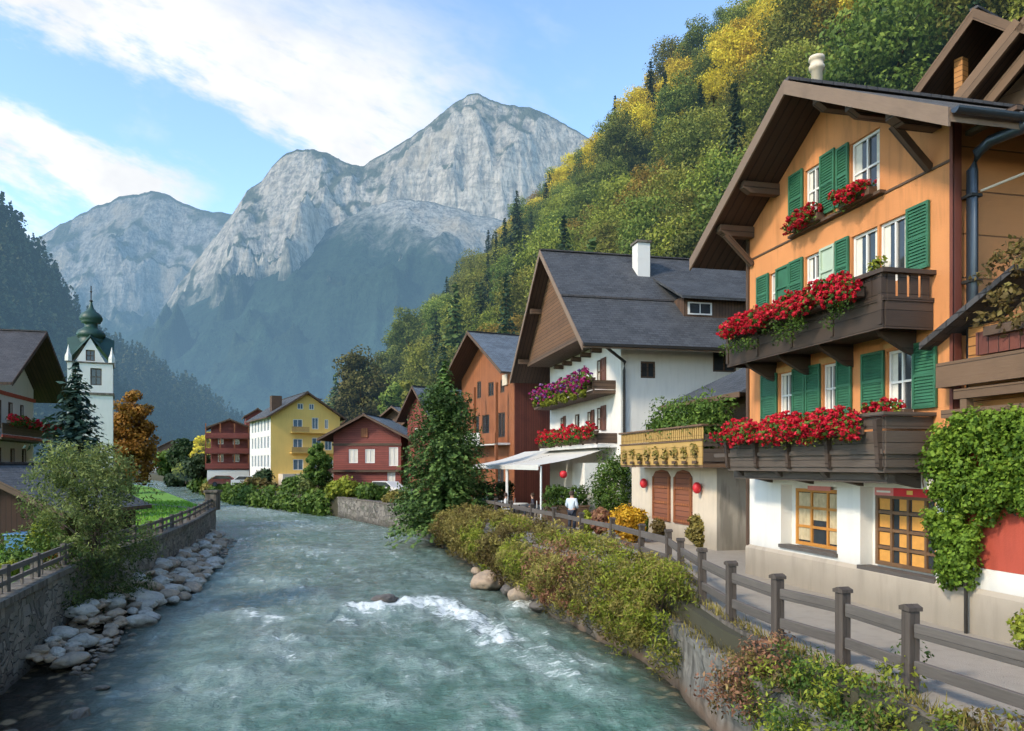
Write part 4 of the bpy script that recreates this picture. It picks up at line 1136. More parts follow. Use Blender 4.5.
b = MB(); b.prism([(.75, -.28, 4.72), (5, -.28, 4.72), (5, -.28, 5.1), (.75, -.28, 5.1)], (0, .12, 0)); b.build('rail_board', M['rust_dark'], bal)
MB().tube([(.42, -.16, 0), (.42, -.16, 1.4)], .03, 8).build('drainpipe', M['metal_dark'], D_)
iv = thing('ivy', 'dense bright green ivy cascading over the low red annex wall', 'ivy', world_of(A, (AL + .06, 0, 0)), ANG)
cen = []
def ivy_low(x):   # lower fringe of the curtain of leaves
    pts_ = [(-.6, 2.9), (-.42, 2.3), (-.3, 1.4), (.02, .8), (.3, .82), (.52, 1.05), (.66, 1.5), (.82, 2.0), (1.4, 2.15), (5, 2.2)]
    return prof_z(pts_, x)
while len(cen) < 460:
    x = random.uniform(-.12, 4.2); z = random.uniform(.6, 3.8)
    if z < ivy_low(x) or z > 3.72 - max(0, .3 - x) * .5: continue
    cen.append((x + .08 * noise.noise(Vector((z * 2.5, 1, x))), -.14 - .24 * math.sin(min(1, (z - ivy_low(x)) / 1.2) * 1.57) * random.uniform(.4, 1.1) - .22 * max(0, noise.noise(Vector((x * 1.8, z * 1.8, 3)))), z))
v, s = clumps(cen, [random.uniform(.1, .24) for _ in cen], 95, .074, .9, .5, .75)
s = s + np.repeat(rng.uniform(-.14, .14, len(cen)), 95)
leaves_obj('leaves', v, s, G['ivy'], iv)
st = MB()
for k in range(16):
    x = random.uniform(-.6, 3.5); st.tube([(x, -.1, 3.4), (x + random.uniform(-.2, .2), -.14, 2.6), (x + random.uniform(-.3, .3), -.1, max(1.0, ivy_low(x)))], .015, 5)
st.build('stem', M['bark'], iv)
t = thing('balcony_plant', 'brownish yellow-green climber hanging beside the log wall at the right edge', 'plant', world_of(D_, (1.0, -.28, 5.15)), ANG)
cen = [(random.uniform(-.1, 2.0), random.uniform(-.2, .3), random.uniform(-.1, 1.25)) for _ in range(46)]
v, s = clumps(cen, [.2] * len(cen), 34, .1); leaves_obj('foliage', v, s, G['brown_bush'], t)
MB().box(0, 2.0, -.1, .1, -.15, 0).build('box', M['brown'], t)
t = thing('shrub', 'rounded green shrub at the foot of the annex, right edge', 'shrub', (8.15, 11.4, 0))
cen = ell_clumps(26, (0, 0, .3), (.5, .5, .45), -.3); v, s = clumps(cen, [.22] * 26, 50, .11); leaves_obj('foliage', v, s, G['hedge_yellow'], t)

# ------------------------------------------------------------------ timber house above, top right corner
U_ = thing('timber_house', 'dark timber house with wide stepped gables above the orange chalet roof', 'house', (11.9, 26.35, -.5), R(-60))
UW = 9; uz = 16.6; um = .9
b = MB(); b.box(0, UW, 1.3, 9, 6, 11.8); b.build('wall', M['brown_v'], U_)
gable_roof(U_, UW, 9, uz, um, .8, .9, roof='roof_moss', fascia='brown_light', fh=.34, soffit='soffit')
b = MB(); b.face([(0, 1.3, 11.8), (UW, 1.3, 11.8), (UW / 2, 1.3, uz - .3)]); b.build('gable_panel', M['brown_v'], U_)
# second, lower gable in front
r2 = MB()
for sg_ in (-1, 1):
    xr_ = UW / 2 + 1.6; zz = 15.2
    p0 = (xr_, -1.6, zz); p1 = (xr_ + sg_ * 4.2, -1.6, zz - 4.2 * .85)
    r2.bar(p0, p1, .1, .42, (0, 0, 1)); 
    r2.bar((p0[0], -1.2, p0[2] - .7), (p1[0], -1.2, p1[2] - .7), .1, .3, (0, 0, 1))
r2.build('verge_board', M['brown_light'], U_)
r3 = MB()
for sg_ in (-1, 1):
    xr_ = UW / 2 + 1.6; zz = 15.35
    q = [(xr_, -1.62, zz), (xr_ + sg_ * 4.3, -1.62, zz - 4.3 * .85), (xr_ + sg_ * 4.3, 1.2, zz - 4.3 * .85), (xr_, 1.2, zz)]
    r3.mat(0).face(q); r3.mat(1).face([(p[0], p[1], p[2] - .15) for p in q])
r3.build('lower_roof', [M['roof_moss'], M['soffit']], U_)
b = MB(); b.face([(UW / 2 - 2.4, -.6, 9), (UW / 2 + 5.4, -.6, 9), (UW / 2 + 5.4, -.6, 11.8), (UW / 2 + 1.6, -.6, 14.6), (UW / 2 - 2.4, -.6, 11.6)]); b.build('front_wall', M['brown_light'], U_)
for k in range(4):
    x = UW / 2 - .6 + k * 1.2
    f = MB().box(x, x + .95, -.68, -.61, 10.8, 12.2 + (.5 if k in (1, 2) else 0)).build('window', M['white_paint'], U_)
    MB().box(x + .12, x + .83, -.70, -.685, 10.95, 12.05 + (.5 if k in (1, 2) else 0)).build('pane', M['glass_blue'], f)
MB().box(UW / 2 - .8, UW / 2 - .55, -.5, -.2, 11, 15.6).build('post', M['log'], U_)

# ------------------------------------------------------------------ SMALL ANNEX with yellow balcony
C = thing('garden_annex', 'cream annex with yellow flower-carved balcony and red-brown arched shutters', 'house', (5.2, 33, 0), ANG)
CW, CD = 7.66, 6
mb = MB(); mb.box(0, CW - .02, 0, CD, 0, 2.8); mb.build('wall', M['cream'], C)
MB().face([(CW, 0, 0), (CW, CD, 0), (CW, CD, 2.8), (CW, 0, 2.8)]).build('side_wall', M['stucco_grey'], C)
for a0, a1 in ((2.4, 4.0), (4.4, 5.85)):
    f = MB(); f.prism([(a0, -.05, .72), (a1, -.05, .72), (a1, -.05, 2.45), (a1 - .25, -.05, 2.65), ((a0 + a1) / 2, -.05, 2.72), (a0 + .25, -.05, 2.65), (a0, -.05, 2.45)], (0, .06, 0)); sh_ = f.build('shutter', M['door'], C)
    r_ = MB(); n_ = 3
    r_.box(a0, a0 + .12, -.09, -.052, .74, 2.45); r_.box(a1 - .12, a1, -.09, -.052, .74, 2.45)
    for z in (.78, 1.4, 2.0): r_.box(a0 + .12, a1 - .12, -.085, -.052, z, z + .09)
    r_.build('frame', M['rust'], sh_)
fl = MB().box(1.4, CW + 1.0, -1.02, 0, 2.82, 2.96).box(CW, CW + 1.0, 0, 4, 2.82, 2.96).build('balcony', M['brown_light'], C)
p = MB(); p.box(1.4, CW + 1.0, -1.05, -1.01, 2.9, 3.72); p.build('plank_panel', M['yellow_wood'], fl)
p = MB(); p.box(CW + .97, CW + 1.01, -1.0, 4, 3.0, 3.42); p.box(CW + .97, CW + 1.01, -1.0, 4, 3.5, 3.9); p.build('plank_panel', M['grey_balcony'], fl)
p = MB()
for k in range(46): x = 1.45 + k * (CW - .5) / 45; p.box(x, x + .09, -1.04, -1.01, 3.75, 4.14)
p.build('slat_rail', M['yellow_wood'], fl)
t = MB(); t.box(1.3, CW + 1.08, -1.1, -.96, 4.15, 4.22); t.box(CW + .94, CW + 1.08, -.96, 4, 4.15, 4.22); t.box(1.35, CW + 1.04, -1.075, -1.055, 3.68, 3.74); t.build('top_rail', M['brown_light'], fl)
t = thing('carved_ornament', 'row of dark green plants hung along the front of the yellow balcony', 'plants', world_of(C, (1.7, -1.12, 3.3)), ANG)
cen = [(.35 + k * .78 + random.uniform(-.1, .1), 0, random.uniform(-.2, .2)) for k in range(9) for _ in range(4)]
v, s = clumps(cen, [.14] * len(cen), 18, .11, 1.1); leaves_obj('foliage', v, s, G['hedge'], t)
for k in range(9): MB().box(.2 + k * .78, .5 + k * .78, -.03, .02, -.36, -.26).build('pot', M['brown'], t)
t.name = 'hanging_plants'
mb = MB(); mb.box(2.6, CW - .2, 1.4, CD, 2.97, 5.35); mb.build('upper_wall', M['brown_light'], C)
rf = MB(); E4 = [(1.9, .5, 5.3), (CW + .6, .5, 5.3), (CW + .6, CD + .3, 5.3), (1.9, CD + .3, 5.3)]; r0 = (5.0, 3.2, 6.9); r1 = (CW + .4, 3.2, 6.9)
rf.mat(0).face([E4[0], E4[1], r1, r0]).face([E4[3], E4[0], r0]).face([E4[2], E4[3], r0, r1]).face([E4[1], E4[2], r1])
rf.mat(1).face(list(reversed(E4)))
rf.mat(1).box(1.88, CW + .62, .46, .5, 5.14, 5.32); rf.box(1.86, 1.9, .5, CD + .3, 5.14, 5.32)
rf.build('roof', [M['roof'], M['brown_light']], C)
for (a, z, lab) in ((6.55, 2.1, 'round red paper lantern on the cream annex wall right of the shutters'), (1.75, 2.15, 'round red paper lantern on the cream annex wall left of the shutters')):
    o = MB().lathe([(.001, -.2), (.07, -.19), (.13, -.11), (.155, 0), (.13, .11), (.07, .19), (.001, .2)], 14).build('lantern', M['red_paint'], None, True); tag(o, lab, 'lantern'); o.location = world_of(C, (a, -.18, z)); o.rotation_euler = (0, 0, ANG)
t = thing('balcony_shrubs', 'leafy green planter shrubs crowding the top of the yellow balcony', 'shrubs', world_of(C, (3.8, -.5, 3.0)), ANG)
MB().box(0, 4.6, -.3, .3, 0, .4).build('planter', M['brown'], t)
cen = [(random.uniform(.1, 4.9), random.uniform(-.3, .5), random.uniform(.7, 1.75 + .4 * math.sin(k))) for k in range(130)]
v, s = clumps(cen, [random.uniform(.28, .48) for _ in cen], 90, .13, 1, .5, .5); leaves_obj('foliage', v, s, G['bush'], t)

# ------------------------------------------------------------------ WHITE HOUSE
BW, BD = 12.5, 11
B = thing('white_house', 'white gabled house with steep slate roof, dormer and two flowered balconies', 'house', (2.41, 48.19, 0), ANG)
bz = 14.65; bm = .83
zb_ = lambda x: bz - .2 - bm * abs(x - BW / 2)
HB = [(2.0, 2.7, 7.2, 8.2), (4.3, 5.0, 7.2, 8.2), (5.9, 6.6, 7.2, 8.2), (2.3, 3.0, 4.75, 5.75), (5.2, 6.1, 4.1, 5.75), (7.4, 8.2, 4.75, 5.75), (9.0, 9.75, 7.1, 8.3), (9.0, 9.75, 4.7, 5.85)]
mb = wall_front([(0, 0), (BW, 0), (BW, zb_(BW)), (BW / 2, zb_(BW / 2)), (0, zb_(0))], HB, .15)
mb.face([(0, 0, 0), (0, 0, zb_(0)), (0, BD, zb_(0)), (0, BD, 0)])
mb.face([(BW, BD, 0), (0, BD, 0), (0, BD, zb_(0)), (BW / 2, BD, zb_(BW / 2)), (BW, BD, zb_(0))])
sideB = Pl('right', BW)
HS = [(1.0, 1.75, 7.05, 7.85), (4.75, 6.0, 7.45, 8.5)]
wall_front([(0, 0), (BD, 0), (BD, zb_(BW)), (0, zb_(BW))], HS, .15, mb, sideB)
mb.build('wall', M['white'], B)
for a0, a1, z0, z1 in HB: window(B, FR, a0, a1, z0, z1, .1, 1, 1, .06, 'brown', 'glass', 'curtain')
for a0, a1, z0, z1 in HS: window(B, sideB, a0, a1, z0, z1, .1, 1, 0, .08, 'brown', 'glass')
for a0, a1, z0, z1 in ((9.78, 10.5, 7.1, 8.3), (9.78, 10.5, 4.65, 5.9), (8.22, 8.7, 4.7, 5.8), (6.65, 7.1, 7.2, 8.2), (3.05, 3.5, 4.7, 5.8)): shutter(B, FR, a0, a1, z0, z1, 'shutter_brown', slats=False)
rb = gable_roof(B, BW, BD, bz, bm, 1.3, 2.3, roof='roof', fascia='fascia', fh=.34, th=.2)
for sg_ in (1,):
    x = BW / 2 + 4.1; MB().bar((x, -2.3, bz - bm * 4.1 + .06), (x, BD, bz - bm * 4.1 + .06), .12, .1).build('snow_guard', M['roof_dark'], rb)
gp = MB(); gp.prism([(.5, -1.5, 9.3), (BW - .5, -1.5, 9.3), (BW - .5, -1.5, zb_(.5)), (BW / 2, -1.5, zb_(BW / 2) - .02), (.5, -1.5, zb_(.5))], (0, .2, 0)); gp.build('gable_panel', M['gable_wood'], B)
b = MB(); b.box(.3, BW - .3, -1.56, .0, 9.05, 9.295); b.build('gable_beam', M['brown'], B)
for x in (.4, BW / 2 - 2.8, BW / 2 + 2.8, BW - .4):
    zz = zb_(x) - .12; b = MB(); b.box(x - .13, x + .13, -2.15, .02, zz - .28, zz); b.build('purlin', M['brown'], rb)
for k in range(5):
    x = 2.9 + k * 1.7; b = MB(); b.box(x - .12, x + .12, -.55, .02, 8.62, 8.86); b.build('beam_end', M['brown'], B)
def balcony(root, x0, x1, yf, z0, h, mat, posts=6, slab='white_paint'):
    fl = MB().box(x0, x1, yf, 0, z0, z0 + .16).build('balcony', M[slab], root)
    p = MB(); p.box(x0, x1, yf - .03, yf + .01, z0 + .2, z0 + h - .12); p.box(x1 - .02, x1 + .02, yf + .01, 0, z0 + .2, z0 + h - .12); p.box(x0 - .02, x0 + .02, yf + .01, 0, z0 + .2, z0 + h - .12); p.build('plank_panel', M[mat], fl)
    t = MB(); t.box(x0 - .06, x1 + .06, yf - .08, yf + .06, z0 + h - .1, z0 + h); t.build('top_rail', M[mat], fl)
    for k in range(posts):
        x = x0 + .05 + (x1 - x0 - .1) * k / (posts - 1); MB().box(x - .05, x + .05, yf - .05, yf + .04, z0 + .16, z0 + h - .1).build('post', M[mat], fl)
    return fl
balcony(B, .2, 11.8, -1.1, 6.35, .75, 'brown', 7, 'brown')
balcony(B, 1.2, 12.0, -1.0, 3.75, .8, 'brown', 6)
flower_box(B, (1.3, -1.25, 6.95), 10.5, 'magenta and purple petunias massed on the upper balcony of the white house', None, petal='pink_flower', mix='purple_flower', n=4600, ps=.125, rad=.38, trail=.8, leaf_n=4200, hang=.3)
flower_box(B, (2.2, -1.15, 4.35), 10.0, 'red geraniums massed on the lower balcony of the white house', None, petal='red_flower', mix='red_flower', n=4400, ps=.12, rad=.33, trail=.4, leaf_n=1500)
# dormer, chimney, drainpipe
dmr = MB(); dmr.box(9.2, 11.5, 3.7, 7.6, 10.0, 11.3); dm_ = dmr.build('dormer', M['brown_v'], B)
q = MB(); q.prism([(11.95, 3.4, 11.1), (8.3, 3.4, 12.85), (8.3, 3.4, 12.98), (11.95, 3.4, 11.24)], (0, 4.5, 0)); q.build('dormer_roof', M['roof'], dm_)
MB().box(11.505, 11.54, 3.9, 5.2, 10.4, 11.02).build('window_frame', M['white_paint'], dm_)
b = MB(); b.box(11.545, 11.55, 4.0, 4.52, 10.47, 10.95); b.box(11.545, 11.55, 4.58, 5.1, 10.47, 10.95); b.build('pane', M['glass'], dm_)
ch = MB(); ch.box(7.4, 8.2, 2.6, 3.3, 13.0, 14.85); cq = ch.build('chimney', M['white_far'], B)
MB().box(7.32, 8.28, 2.52, 3.38, 14.86, 14.98).build('chimney_cap', M['coping'], cq)
MB().tube([(BW + 1.25, -1.2, zb_(BW) - 1.0), (BW + .2, .12, zb_(BW) - 1.5), (BW + .1, .12, zb_(BW) - 1.9), (BW + .1, .12, .2)], .07, 8).build('drainpipe', M['metal_dark'], B)
MB().bar((BW + 1.36, -2.3, bz - bm * (BW / 2 + 1.3) - .05), (BW + 1.36, BD, bz - bm * (BW / 2 + 1.3) - .05), .14, .12).build('gutter', M['metal_dark'], rb)
b = MB(); b.box(BW - 2.6, BW - .6, -1.6, -.01, 0, 3.0); b.build('porch', M['white'], B)
# awnings
def awning(x0, x1, lab):
    t = thing('awning', lab, 'awning', world_of(B, (0, 0, 0)), ANG)
    m = MB(); n = 14
    for k in range(n):
        f0, f1 = k / n, (k + 1) / n
        sag = lambda f: -.12 * math.sin(f * math.pi)
        m.face([(x0, -.05 - 3.8 * f0, 3.85 - .95 * f0 + sag(f0)), (x0, -.05 - 3.8 * f1, 3.85 - .95 * f1 + sag(f1)), (x1, -.05 - 3.8 * f1, 3.85 - .95 * f1 + sag(f1)), (x1, -.05 - 3.8 * f0, 3.85 - .95 * f0 + sag(f0))])
    m.build('canvas', M['awning'], t)
    f = MB(); f.box(x0, x1, -3.87, -3.855, 2.66, 2.9)
    f.build('valance', M['awning'], t)
    MB().bar((x0, -3.82, 2.87), (x1, -3.82, 2.87), .07, .07).build('front_bar', M['white_paint'], t)
    for x in (x0 + .1, x1 - .1): MB().tube([(x, -3.7, 0), (x, -3.7, 2.85)], .05, 8).build('post', M['white_paint'], t)
awning(4.2, 11.8, 'cream canvas awning nearest the white house corner'); awning(-6.6, 4.1, 'cream canvas awning further along, by the rust timber house')

# ------------------------------------------------------------------ simpler gabled houses further up the valley
def house(name, label, O, deg, W, D, ze, zr_, wall, roof, ovs=.7, ovf=.9, wins=(), sidewall=None, side='right', swins=(), fascia='brown', fh=.26, z0=-.5, wf='white_paint', gl='glass', soffit='soffit', cur=None):
    t = thing(name, label, 'house', (O[0], O[1], 0), R(deg))
    m_ = (zr_ - ze) / (W / 2 + ovs)
    zq = lambda x: zr_ - .16 - m_ * abs(x - W / 2)
    hs = [w_[:4] for w_ in wins]
    mb = wall_front([(0, z0), (W, z0), (W, zq(W)), (W / 2, zq(W / 2)), (0, zq(0))], hs, .15)
    mb.build('wall', M[wall], t)
    MB().face([(W, D, z0), (0, D, z0), (0, D, zq(0)), (W / 2, D, zq(W / 2)), (W, D, zq(W))]).build('back_wall', M[wall], t)
    for sd in ('right', 'left'):
        pl = Pl(sd, W); hh = [w_[:4] for w_ in swins] if sd == side else []
        wall_front([(0, z0), (D, z0), (D, zq(0)), (0, zq(0))], hh, .15, None, pl).build('side_wall', M[sidewall or wall], t)
        for a in hh: window(t, pl, *a, .1, 1, 0, .07, wf, gl)
    for a in hs: window(t, FR, *a, .1, 1, 0, .08, wf, gl, cur)
    gable_roof(t, W, D, zr_, m_, ovs, ovf, roof=roof, fascia=fascia, fh=fh, soffit=soffit)
    return t
# rust timber house beside the white house
H1 = house('timber_house', 'rust orange timber house with blue-grey roof, behind the dark tree by the awnings', (-4.3, 64.9), -63.4, 10, 9, 9.6, 13.4, 'rust', 'roof_blue', 1.1, 1.6,
           [(3.2, 4.0, 8.3, 9.7), (5.4, 6.4, 8.3, 9.4), (7.6, 8.3, 8.4, 9.4), (2.2, 3.6, 5.2, 6.9), (4.2, 5.6, 5.2, 6.9), (7.2, 8.4, 5.0, 6.9), (6.8, 8.2, 1.5, 3.2)], 'rust_dark', wf='brown', fascia='brown')  # side wall in darker boards, its shade put into the colour
fl = MB().box(1.5, 9.3, -1.2, 0, 4.4, 4.55).build('balcony', M['white_far'], H1)
b = MB(); b.box(1.5, 6.5, -1.25, -1.2, 4.5, 5.4); b.build('rail_panel', M['awning'], fl)
b = MB(); b.box(6.6, 9.3, -1.25, -1.2, 4.5, 5.3); b.build('rail_panel', M['rust'], fl)
for x in (1.6, 5.2, 9.2): MB().box(x - .1, x + .1, -1.2, -1.0, 0, 9).build('post', M['rust'], H1)
b = MB(); b.box(8.2, 9.0, -.14, -.02, 8.9, 9.7); b.build('crest', M['cream'], H1)
house('red_house', 'small red gabled house with blue-grey roof peeking above the dark tree', (-10.6, 77), -55, 5.5, 7, 7.4, 10.6, 'red_wood', 'roof_blue', .7, .9, [(1.6, 2.3, 5.5, 6.6), (3.2, 3.9, 5.5, 6.6)], fascia='brown')
house('grey_roof_house', 'dark timber house with low grey roof between the red chalet and the small red house', (-17.6, 97), -35, 8, 9, 7.4, 10.2, 'brown_v', 'roof_blue', .9, 1.0, [(2, 3, 5, 6.2), (5, 6, 5, 6.2)])
H2 = house('red_chalet', 'wide dark red chalet with two white windows and low gable', (-18.1, 77), -6, 7.0, 9, 5.5, 8.0, 'red_wood', 'roof_blue', 1.3, 1.2,
           [(1.6, 2.55, 3.1, 4.5), (3.3, 4.3, 3.1, 4.5), (5.75, 6.7, 2.8, 4.7), (5.6, 6.4, .6, 2.2)], wf='white_paint', gl='curtain', fascia='brown')
b = MB(); b.box(-.1, 7.1, -.35, 0, 2.2, 2.42); b.build('beam', M['brown'], H2)
b = MB(); b.box(-.1, 7.1, -.08, -.01, 4.85, 5.1); b.build('beam', M['brown'], H2)
b = MB(); b.box(2.9, 3.6, -.1, -.01, 5.7, 6.6); b.build('gable_ornament', M['rust'], H2)
b = MB(); b.box(-.1, 7.4, -2.4, 0, -.3, .45); b.build('terrace', M['coping'], H2)
yw = [(3.6, 4.4, 10.6, 11.4), (5.2, 5.9, 10.6, 11.4), (3.0, 4.3, 7.8, 9.2), (5.6, 6.5, 7.9, 9.5), (7.4, 7.9, 8.0, 9.3), (3.0, 4.3, 5.0, 6.5), (5.6, 6.9, 5.0, 6.7), (7.4, 8.4, 5.0, 6.7), (3.0, 4.4, 2.2, 3.7), (5.8, 6.8, 2.0, 3.6), (7.5, 8.6, 1.8, 3.6)]
ys = [(1.0 + k * 2.1, 2.2 + k * 2.1, z, z + 1.7) for z in (2.6, 5.2, 7.6) for k in range(6)]
H3 = house('guest_house', 'large yellow gabled guest house with a white window-lined side wall', (-32.7, 103), 30, 9.6, 14, 9.4, 13.0, 'yellow', 'roof', .7, .9, yw, 'white_far', 'left', ys, fascia='brown', gl='glass_blue')
for z in (7.5, 4.7):
    fl = MB().box(2.6, 9.0, -.9, 0, z - .2, z - .05).build('balcony', M['yellow'], H3)
    MB().box(2.6, 5.0, -.95, -.9, z - .05, z + .65).build('rail_panel', M['yellow_wood'], fl)
b = MB(); b.box(1.0, 10.4, -2.6, 0, .2, 1.7); b.build('terrace', M['cream'], H3)
b = MB(); b.box(5.2, 10.0, -2.4, -2.3, 1.7, 2.5); b.build('terrace_rail', M['brown_light'], H3)
for k in range(3):
    y = 2.5 + 3.8 * k
    b = MB(); b.box(5.6, 7.4, y, y + 1.5, 11.4, 12.5); dq = b.build('dormer', M['white_far'], H3)
    MB().bar((5.2, y + .75, 12.62), (7.8, y + .75, 12.35), 1.8, .12).build('dormer_roof', M['roof_blue' if k == 0 else 'roof'], dq)
b = MB(); b.box(.8, 2.2, 3, 4.2, 9.9, 12.6); b.build('chimney', M['brown_v'], H3)
H4 = house('balcony_house', 'tall red-brown house ringed by wooden balconies, left of the yellow guest house', (-47.3, 119.5), 22, 5.4, 9, 8.8, 10.2, 'red_wood', 'roof_dark', .8, 1.0, [(1, 1.8, 6.2, 7.8), (3.2, 4.2, 6.2, 7.8), (1, 1.8, 3.4, 5), (3.2, 4.2, 3.4, 5)], fascia='brown')
for z in (2.2, 4.6, 7.0):
    fl = MB().box(-.9, 5.6, -1.1, 0, z, z + .16).build('balcony', M['rust_dark'], H4)
    MB().box(-.9, 5.6, -1.14, -1.1, z + .16, z + .95).build('rail_panel', M['red_wood'], fl)
    for x in (-.8, 1.3, 3.4, 5.5): MB().box(x - .08, x + .08, -1.05, -.9, z + .95, z + 2.4).build('post', M['rust'], fl)
b = MB(); b.box(-.6, 5.6, -1.0, -.02, 0, 2.1); b.build('ground_floor', M['white_far'], H4)
H5 = house('stair_tower_house', 'pinkish narrow house tower rising behind the red-brown balcony house', (-43.4, 124), 22, 3.6, 6, 10.8, 12.2, 'red_wood', 'roof_dark', .4, .5, [(1.2, 2.2, 8.6, 9.8)])
house('village_house', 'cream house with dark roof between the yellow guest house and the red chalet', (-27.0, 118), -12, 8, 9, 8.4, 11.2, 'cream', 'roof', .8, .9, [(1.4, 2.4, 6, 7.4), (4.6, 5.6, 6, 7.4)])
house('village_house', 'brown timber house with blue-grey roof to the right of the red chalet', (-13.6, 88), -30, 6.5, 8, 5.6, 8.6, 'brown_v', 'roof_blue', .8, 1.0, [(1.2, 2.1, 3.4, 4.6), (3.8, 4.7, 3.4, 4.6)], fascia='brown_light')
house('village_house', 'white house with red tiled roof tucked behind the brown and cream roofs', (-22.5, 128), -20, 8, 9, 9.0, 12.4, 'white_far', 'red_render', .7, .8, [(1.4, 2.4, 6.8, 8.2), (4.6, 5.6, 6.8, 8.2)])
house('village_house', 'low dark roofed house behind the red-brown balcony house', (-52.5, 138), 15, 9, 9, 6.5, 9.5, 'cream', 'roof_dark', .8, .9, [(1.4, 2.4, 4, 5.4), (5.4, 6.4, 4, 5.4)])
for i, (px, Y, deg, W, wl, rf, lab) in enumerate(((152, 300, 20, 10, 'white_far', 'red_render', 'tiny white house with red roof far up the valley beside the river'), (166, 290, -15, 8, 'white_far', 'roof_dark', 'tiny white house with dark roof far up the valley, right of the red roofed one'),
                                            (158, 340, 10, 12, 'brown_v', 'roof_blue', 'tiny dark house with pale grey roof, topmost of the far valley cluster'))):
    M.setdefault('roof_red', roofing('red_tile_roof', (.25, .06, .04)))
    x = (px - 512) / 760 * Y; z = (0, 0, 6)[i]
    h_ = house('distant_house', lab, (x, Y), deg, W, 9, 4.5 + z, 8 + z, wl, 'roof_red' if i == 0 else rf, .8, .8, [(2, 3.2, 2 + z, 3.4 + z), (5, 6.2, 2 + z, 3.4 + z)])

# ------------------------------------------------------------------ left bank: chalet, church, shed
cw = [(1.2, 2.2, 5.4, 7.0), (3.2, 4.4, 5.2, 7.0), (5.6, 6.6, 5.4, 7.0), (8.0, 8.9, 5.4, 7.0), (1.2, 2.6, 2.4, 4.0), (3.4, 4.4, 2.4, 4.0), (6.0, 7.0, 2.2, 4.0), (8.4, 9.4, 2.4, 4.0), (4.4, 5.6, 8.3, 9.4)]
H6 = house('white_chalet', 'white chalet with dark gabled roof and red trimmed balconies, far left', (-30.9, 43.8), 107.4, 11.0, 10, 7.6, 11.6, 'white_far', 'roof_dark', 1.4, 2.2, cw, fascia='soffit', wf='brown', cur='curtain')
for z in (4.4, 1.5):
    fl = MB().box(-.4, 11.4, -1.4, 0, z, z + .18).build('balcony', M['brown'], H6)
    b = MB(); b.box(-.4, 11.4, -1.45, -1.4, z + .12, z + .28); b.build('red_trim', M['red_render'], fl)
    b = MB(); b.box(-.4, 11.4, -1.44, -1.40, z + .32, z + .95); b.build('rail_panel', M['rust_dark' if z < 3 else 'brown'], fl)
b = MB(); b.box(-.3, 11.3, -.06, -.01, 7.35, 7.6); b.build('red_trim', M['red_render'], H6)
flower_box(H6, (.3, -1.55, 5.35), 10.4, 'red geraniums on the upper balcony of the far-left white chalet', None, petal='red_flower', n=2600, ps=.14, rad=.26, trail=.2, leaf_n=500)
flower_box(H6, (.3, -1.55, 2.45), 10.4, 'red geraniums on the lower balcony of the far-left white chalet', None, petal='red_flower', n=2600, ps=.14, rad=.26, trail=.2, leaf_n=500)
T = thing('church', 'white church tower with green copper onion dome and spire', 'church', (-43.9, 75, 0), R(27))
TW = 4.0
hs = [(1.6, 2.4, 13.3, 14.4), (2.0, 3.0, 10.9, 12.6)]
mb = wall_front([(0, -1), (TW, -1), (TW, 13.2), (TW - .7, 13.2), (TW / 2, 15.6), (.7, 13.2), (0, 13.2)], hs, .3)
wall_front([(0, -1), (TW, -1), (TW, 13.2), (TW - .7, 13.2), (TW / 2, 15.6), (.7, 13.2), (0, 13.2)], [(1.5, 2.5, 10.9, 12.6)], .3, mb, Pl('right', TW))
mb.face([(0, 0, -1), (0, 0, 13.2), (0, TW, 13.2), (0, TW, -1)]); mb.face([(0, TW, -1), (0, TW, 13.2), (TW, TW, 13.2), (TW, TW, -1)])
mb.build('tower', M['white_far'], T)
for a in hs: window(T, FR, *a, .25, 1, 1, .1, 'brown', 'glass')
window(T, Pl('right', TW), 1.5, 2.5, 10.9, 12.6, .25, 1, 1, .1, 'brown', 'glass')
b = MB(); b.box(-.12, TW + .12, -.12, TW + .12, 9.9, 10.15); b.box(-.08, TW + .08, -.08, TW + .08, 13.05, 13.2)
b.build('cornice', M['coping'], T)
cr = MB(); ap = (TW / 2, TW / 2, 16.6); z = 13.2; h2 = TW / 2
for (p, q, g_) in (((0, 0), (TW, 0), (h2, 0)), ((TW, 0), (TW, TW), (TW, h2)), ((TW, TW), (0, TW), (h2, TW)), ((0, TW), (0, 0), (0, h2))):
    G_ = (g_[0] + (g_[0] - h2) * .06, g_[1] + (g_[1] - h2) * .06, 15.75)
    cr.face([(*p, z), G_, ap]); cr.face([G_, (*q, z), ap])
cr.build('roof', M['copper'], T)
for x, y in ((.1, .1), (TW - .1, .1), (TW - .1, TW - .1)): MB().lathe([(.36, 13.2), (.34, 13.7), (.2, 14.0), (.02, 14.8)], 6, (x, y)).build('pinnacle', M['white_far'], T)
MB().lathe([(1.15, 15.2), (1.2, 15.7), (1.0, 15.85), (1.3, 15.95), (1.35, 16.25), (1.15, 16.6), (.75, 16.85), (.6, 17.0), (.6, 17.35), (.9, 17.42), (.85, 17.5), (1.05, 17.7), (1.08, 17.95), (.9, 18.3), (.5, 18.6), (.28, 18.9), (.15, 19.3), (.07, 19.8)], 16, (h2, h2)).build('onion_dome', M['copper'], T, True)
b = MB(); b.lathe([(.001, 19.5), (.2, 19.65), (.001, 19.85)], 12, (h2, h2)); b.box(h2 - .05, h2 + .05, h2 - .05, h2 + .05, 19.8, 21.2); b.lathe([(.001, 20.5), (.13, 20.62), (.001, 20.75)], 10, (h2, h2)); b.build('spire_cross', M['metal_dark'], T)
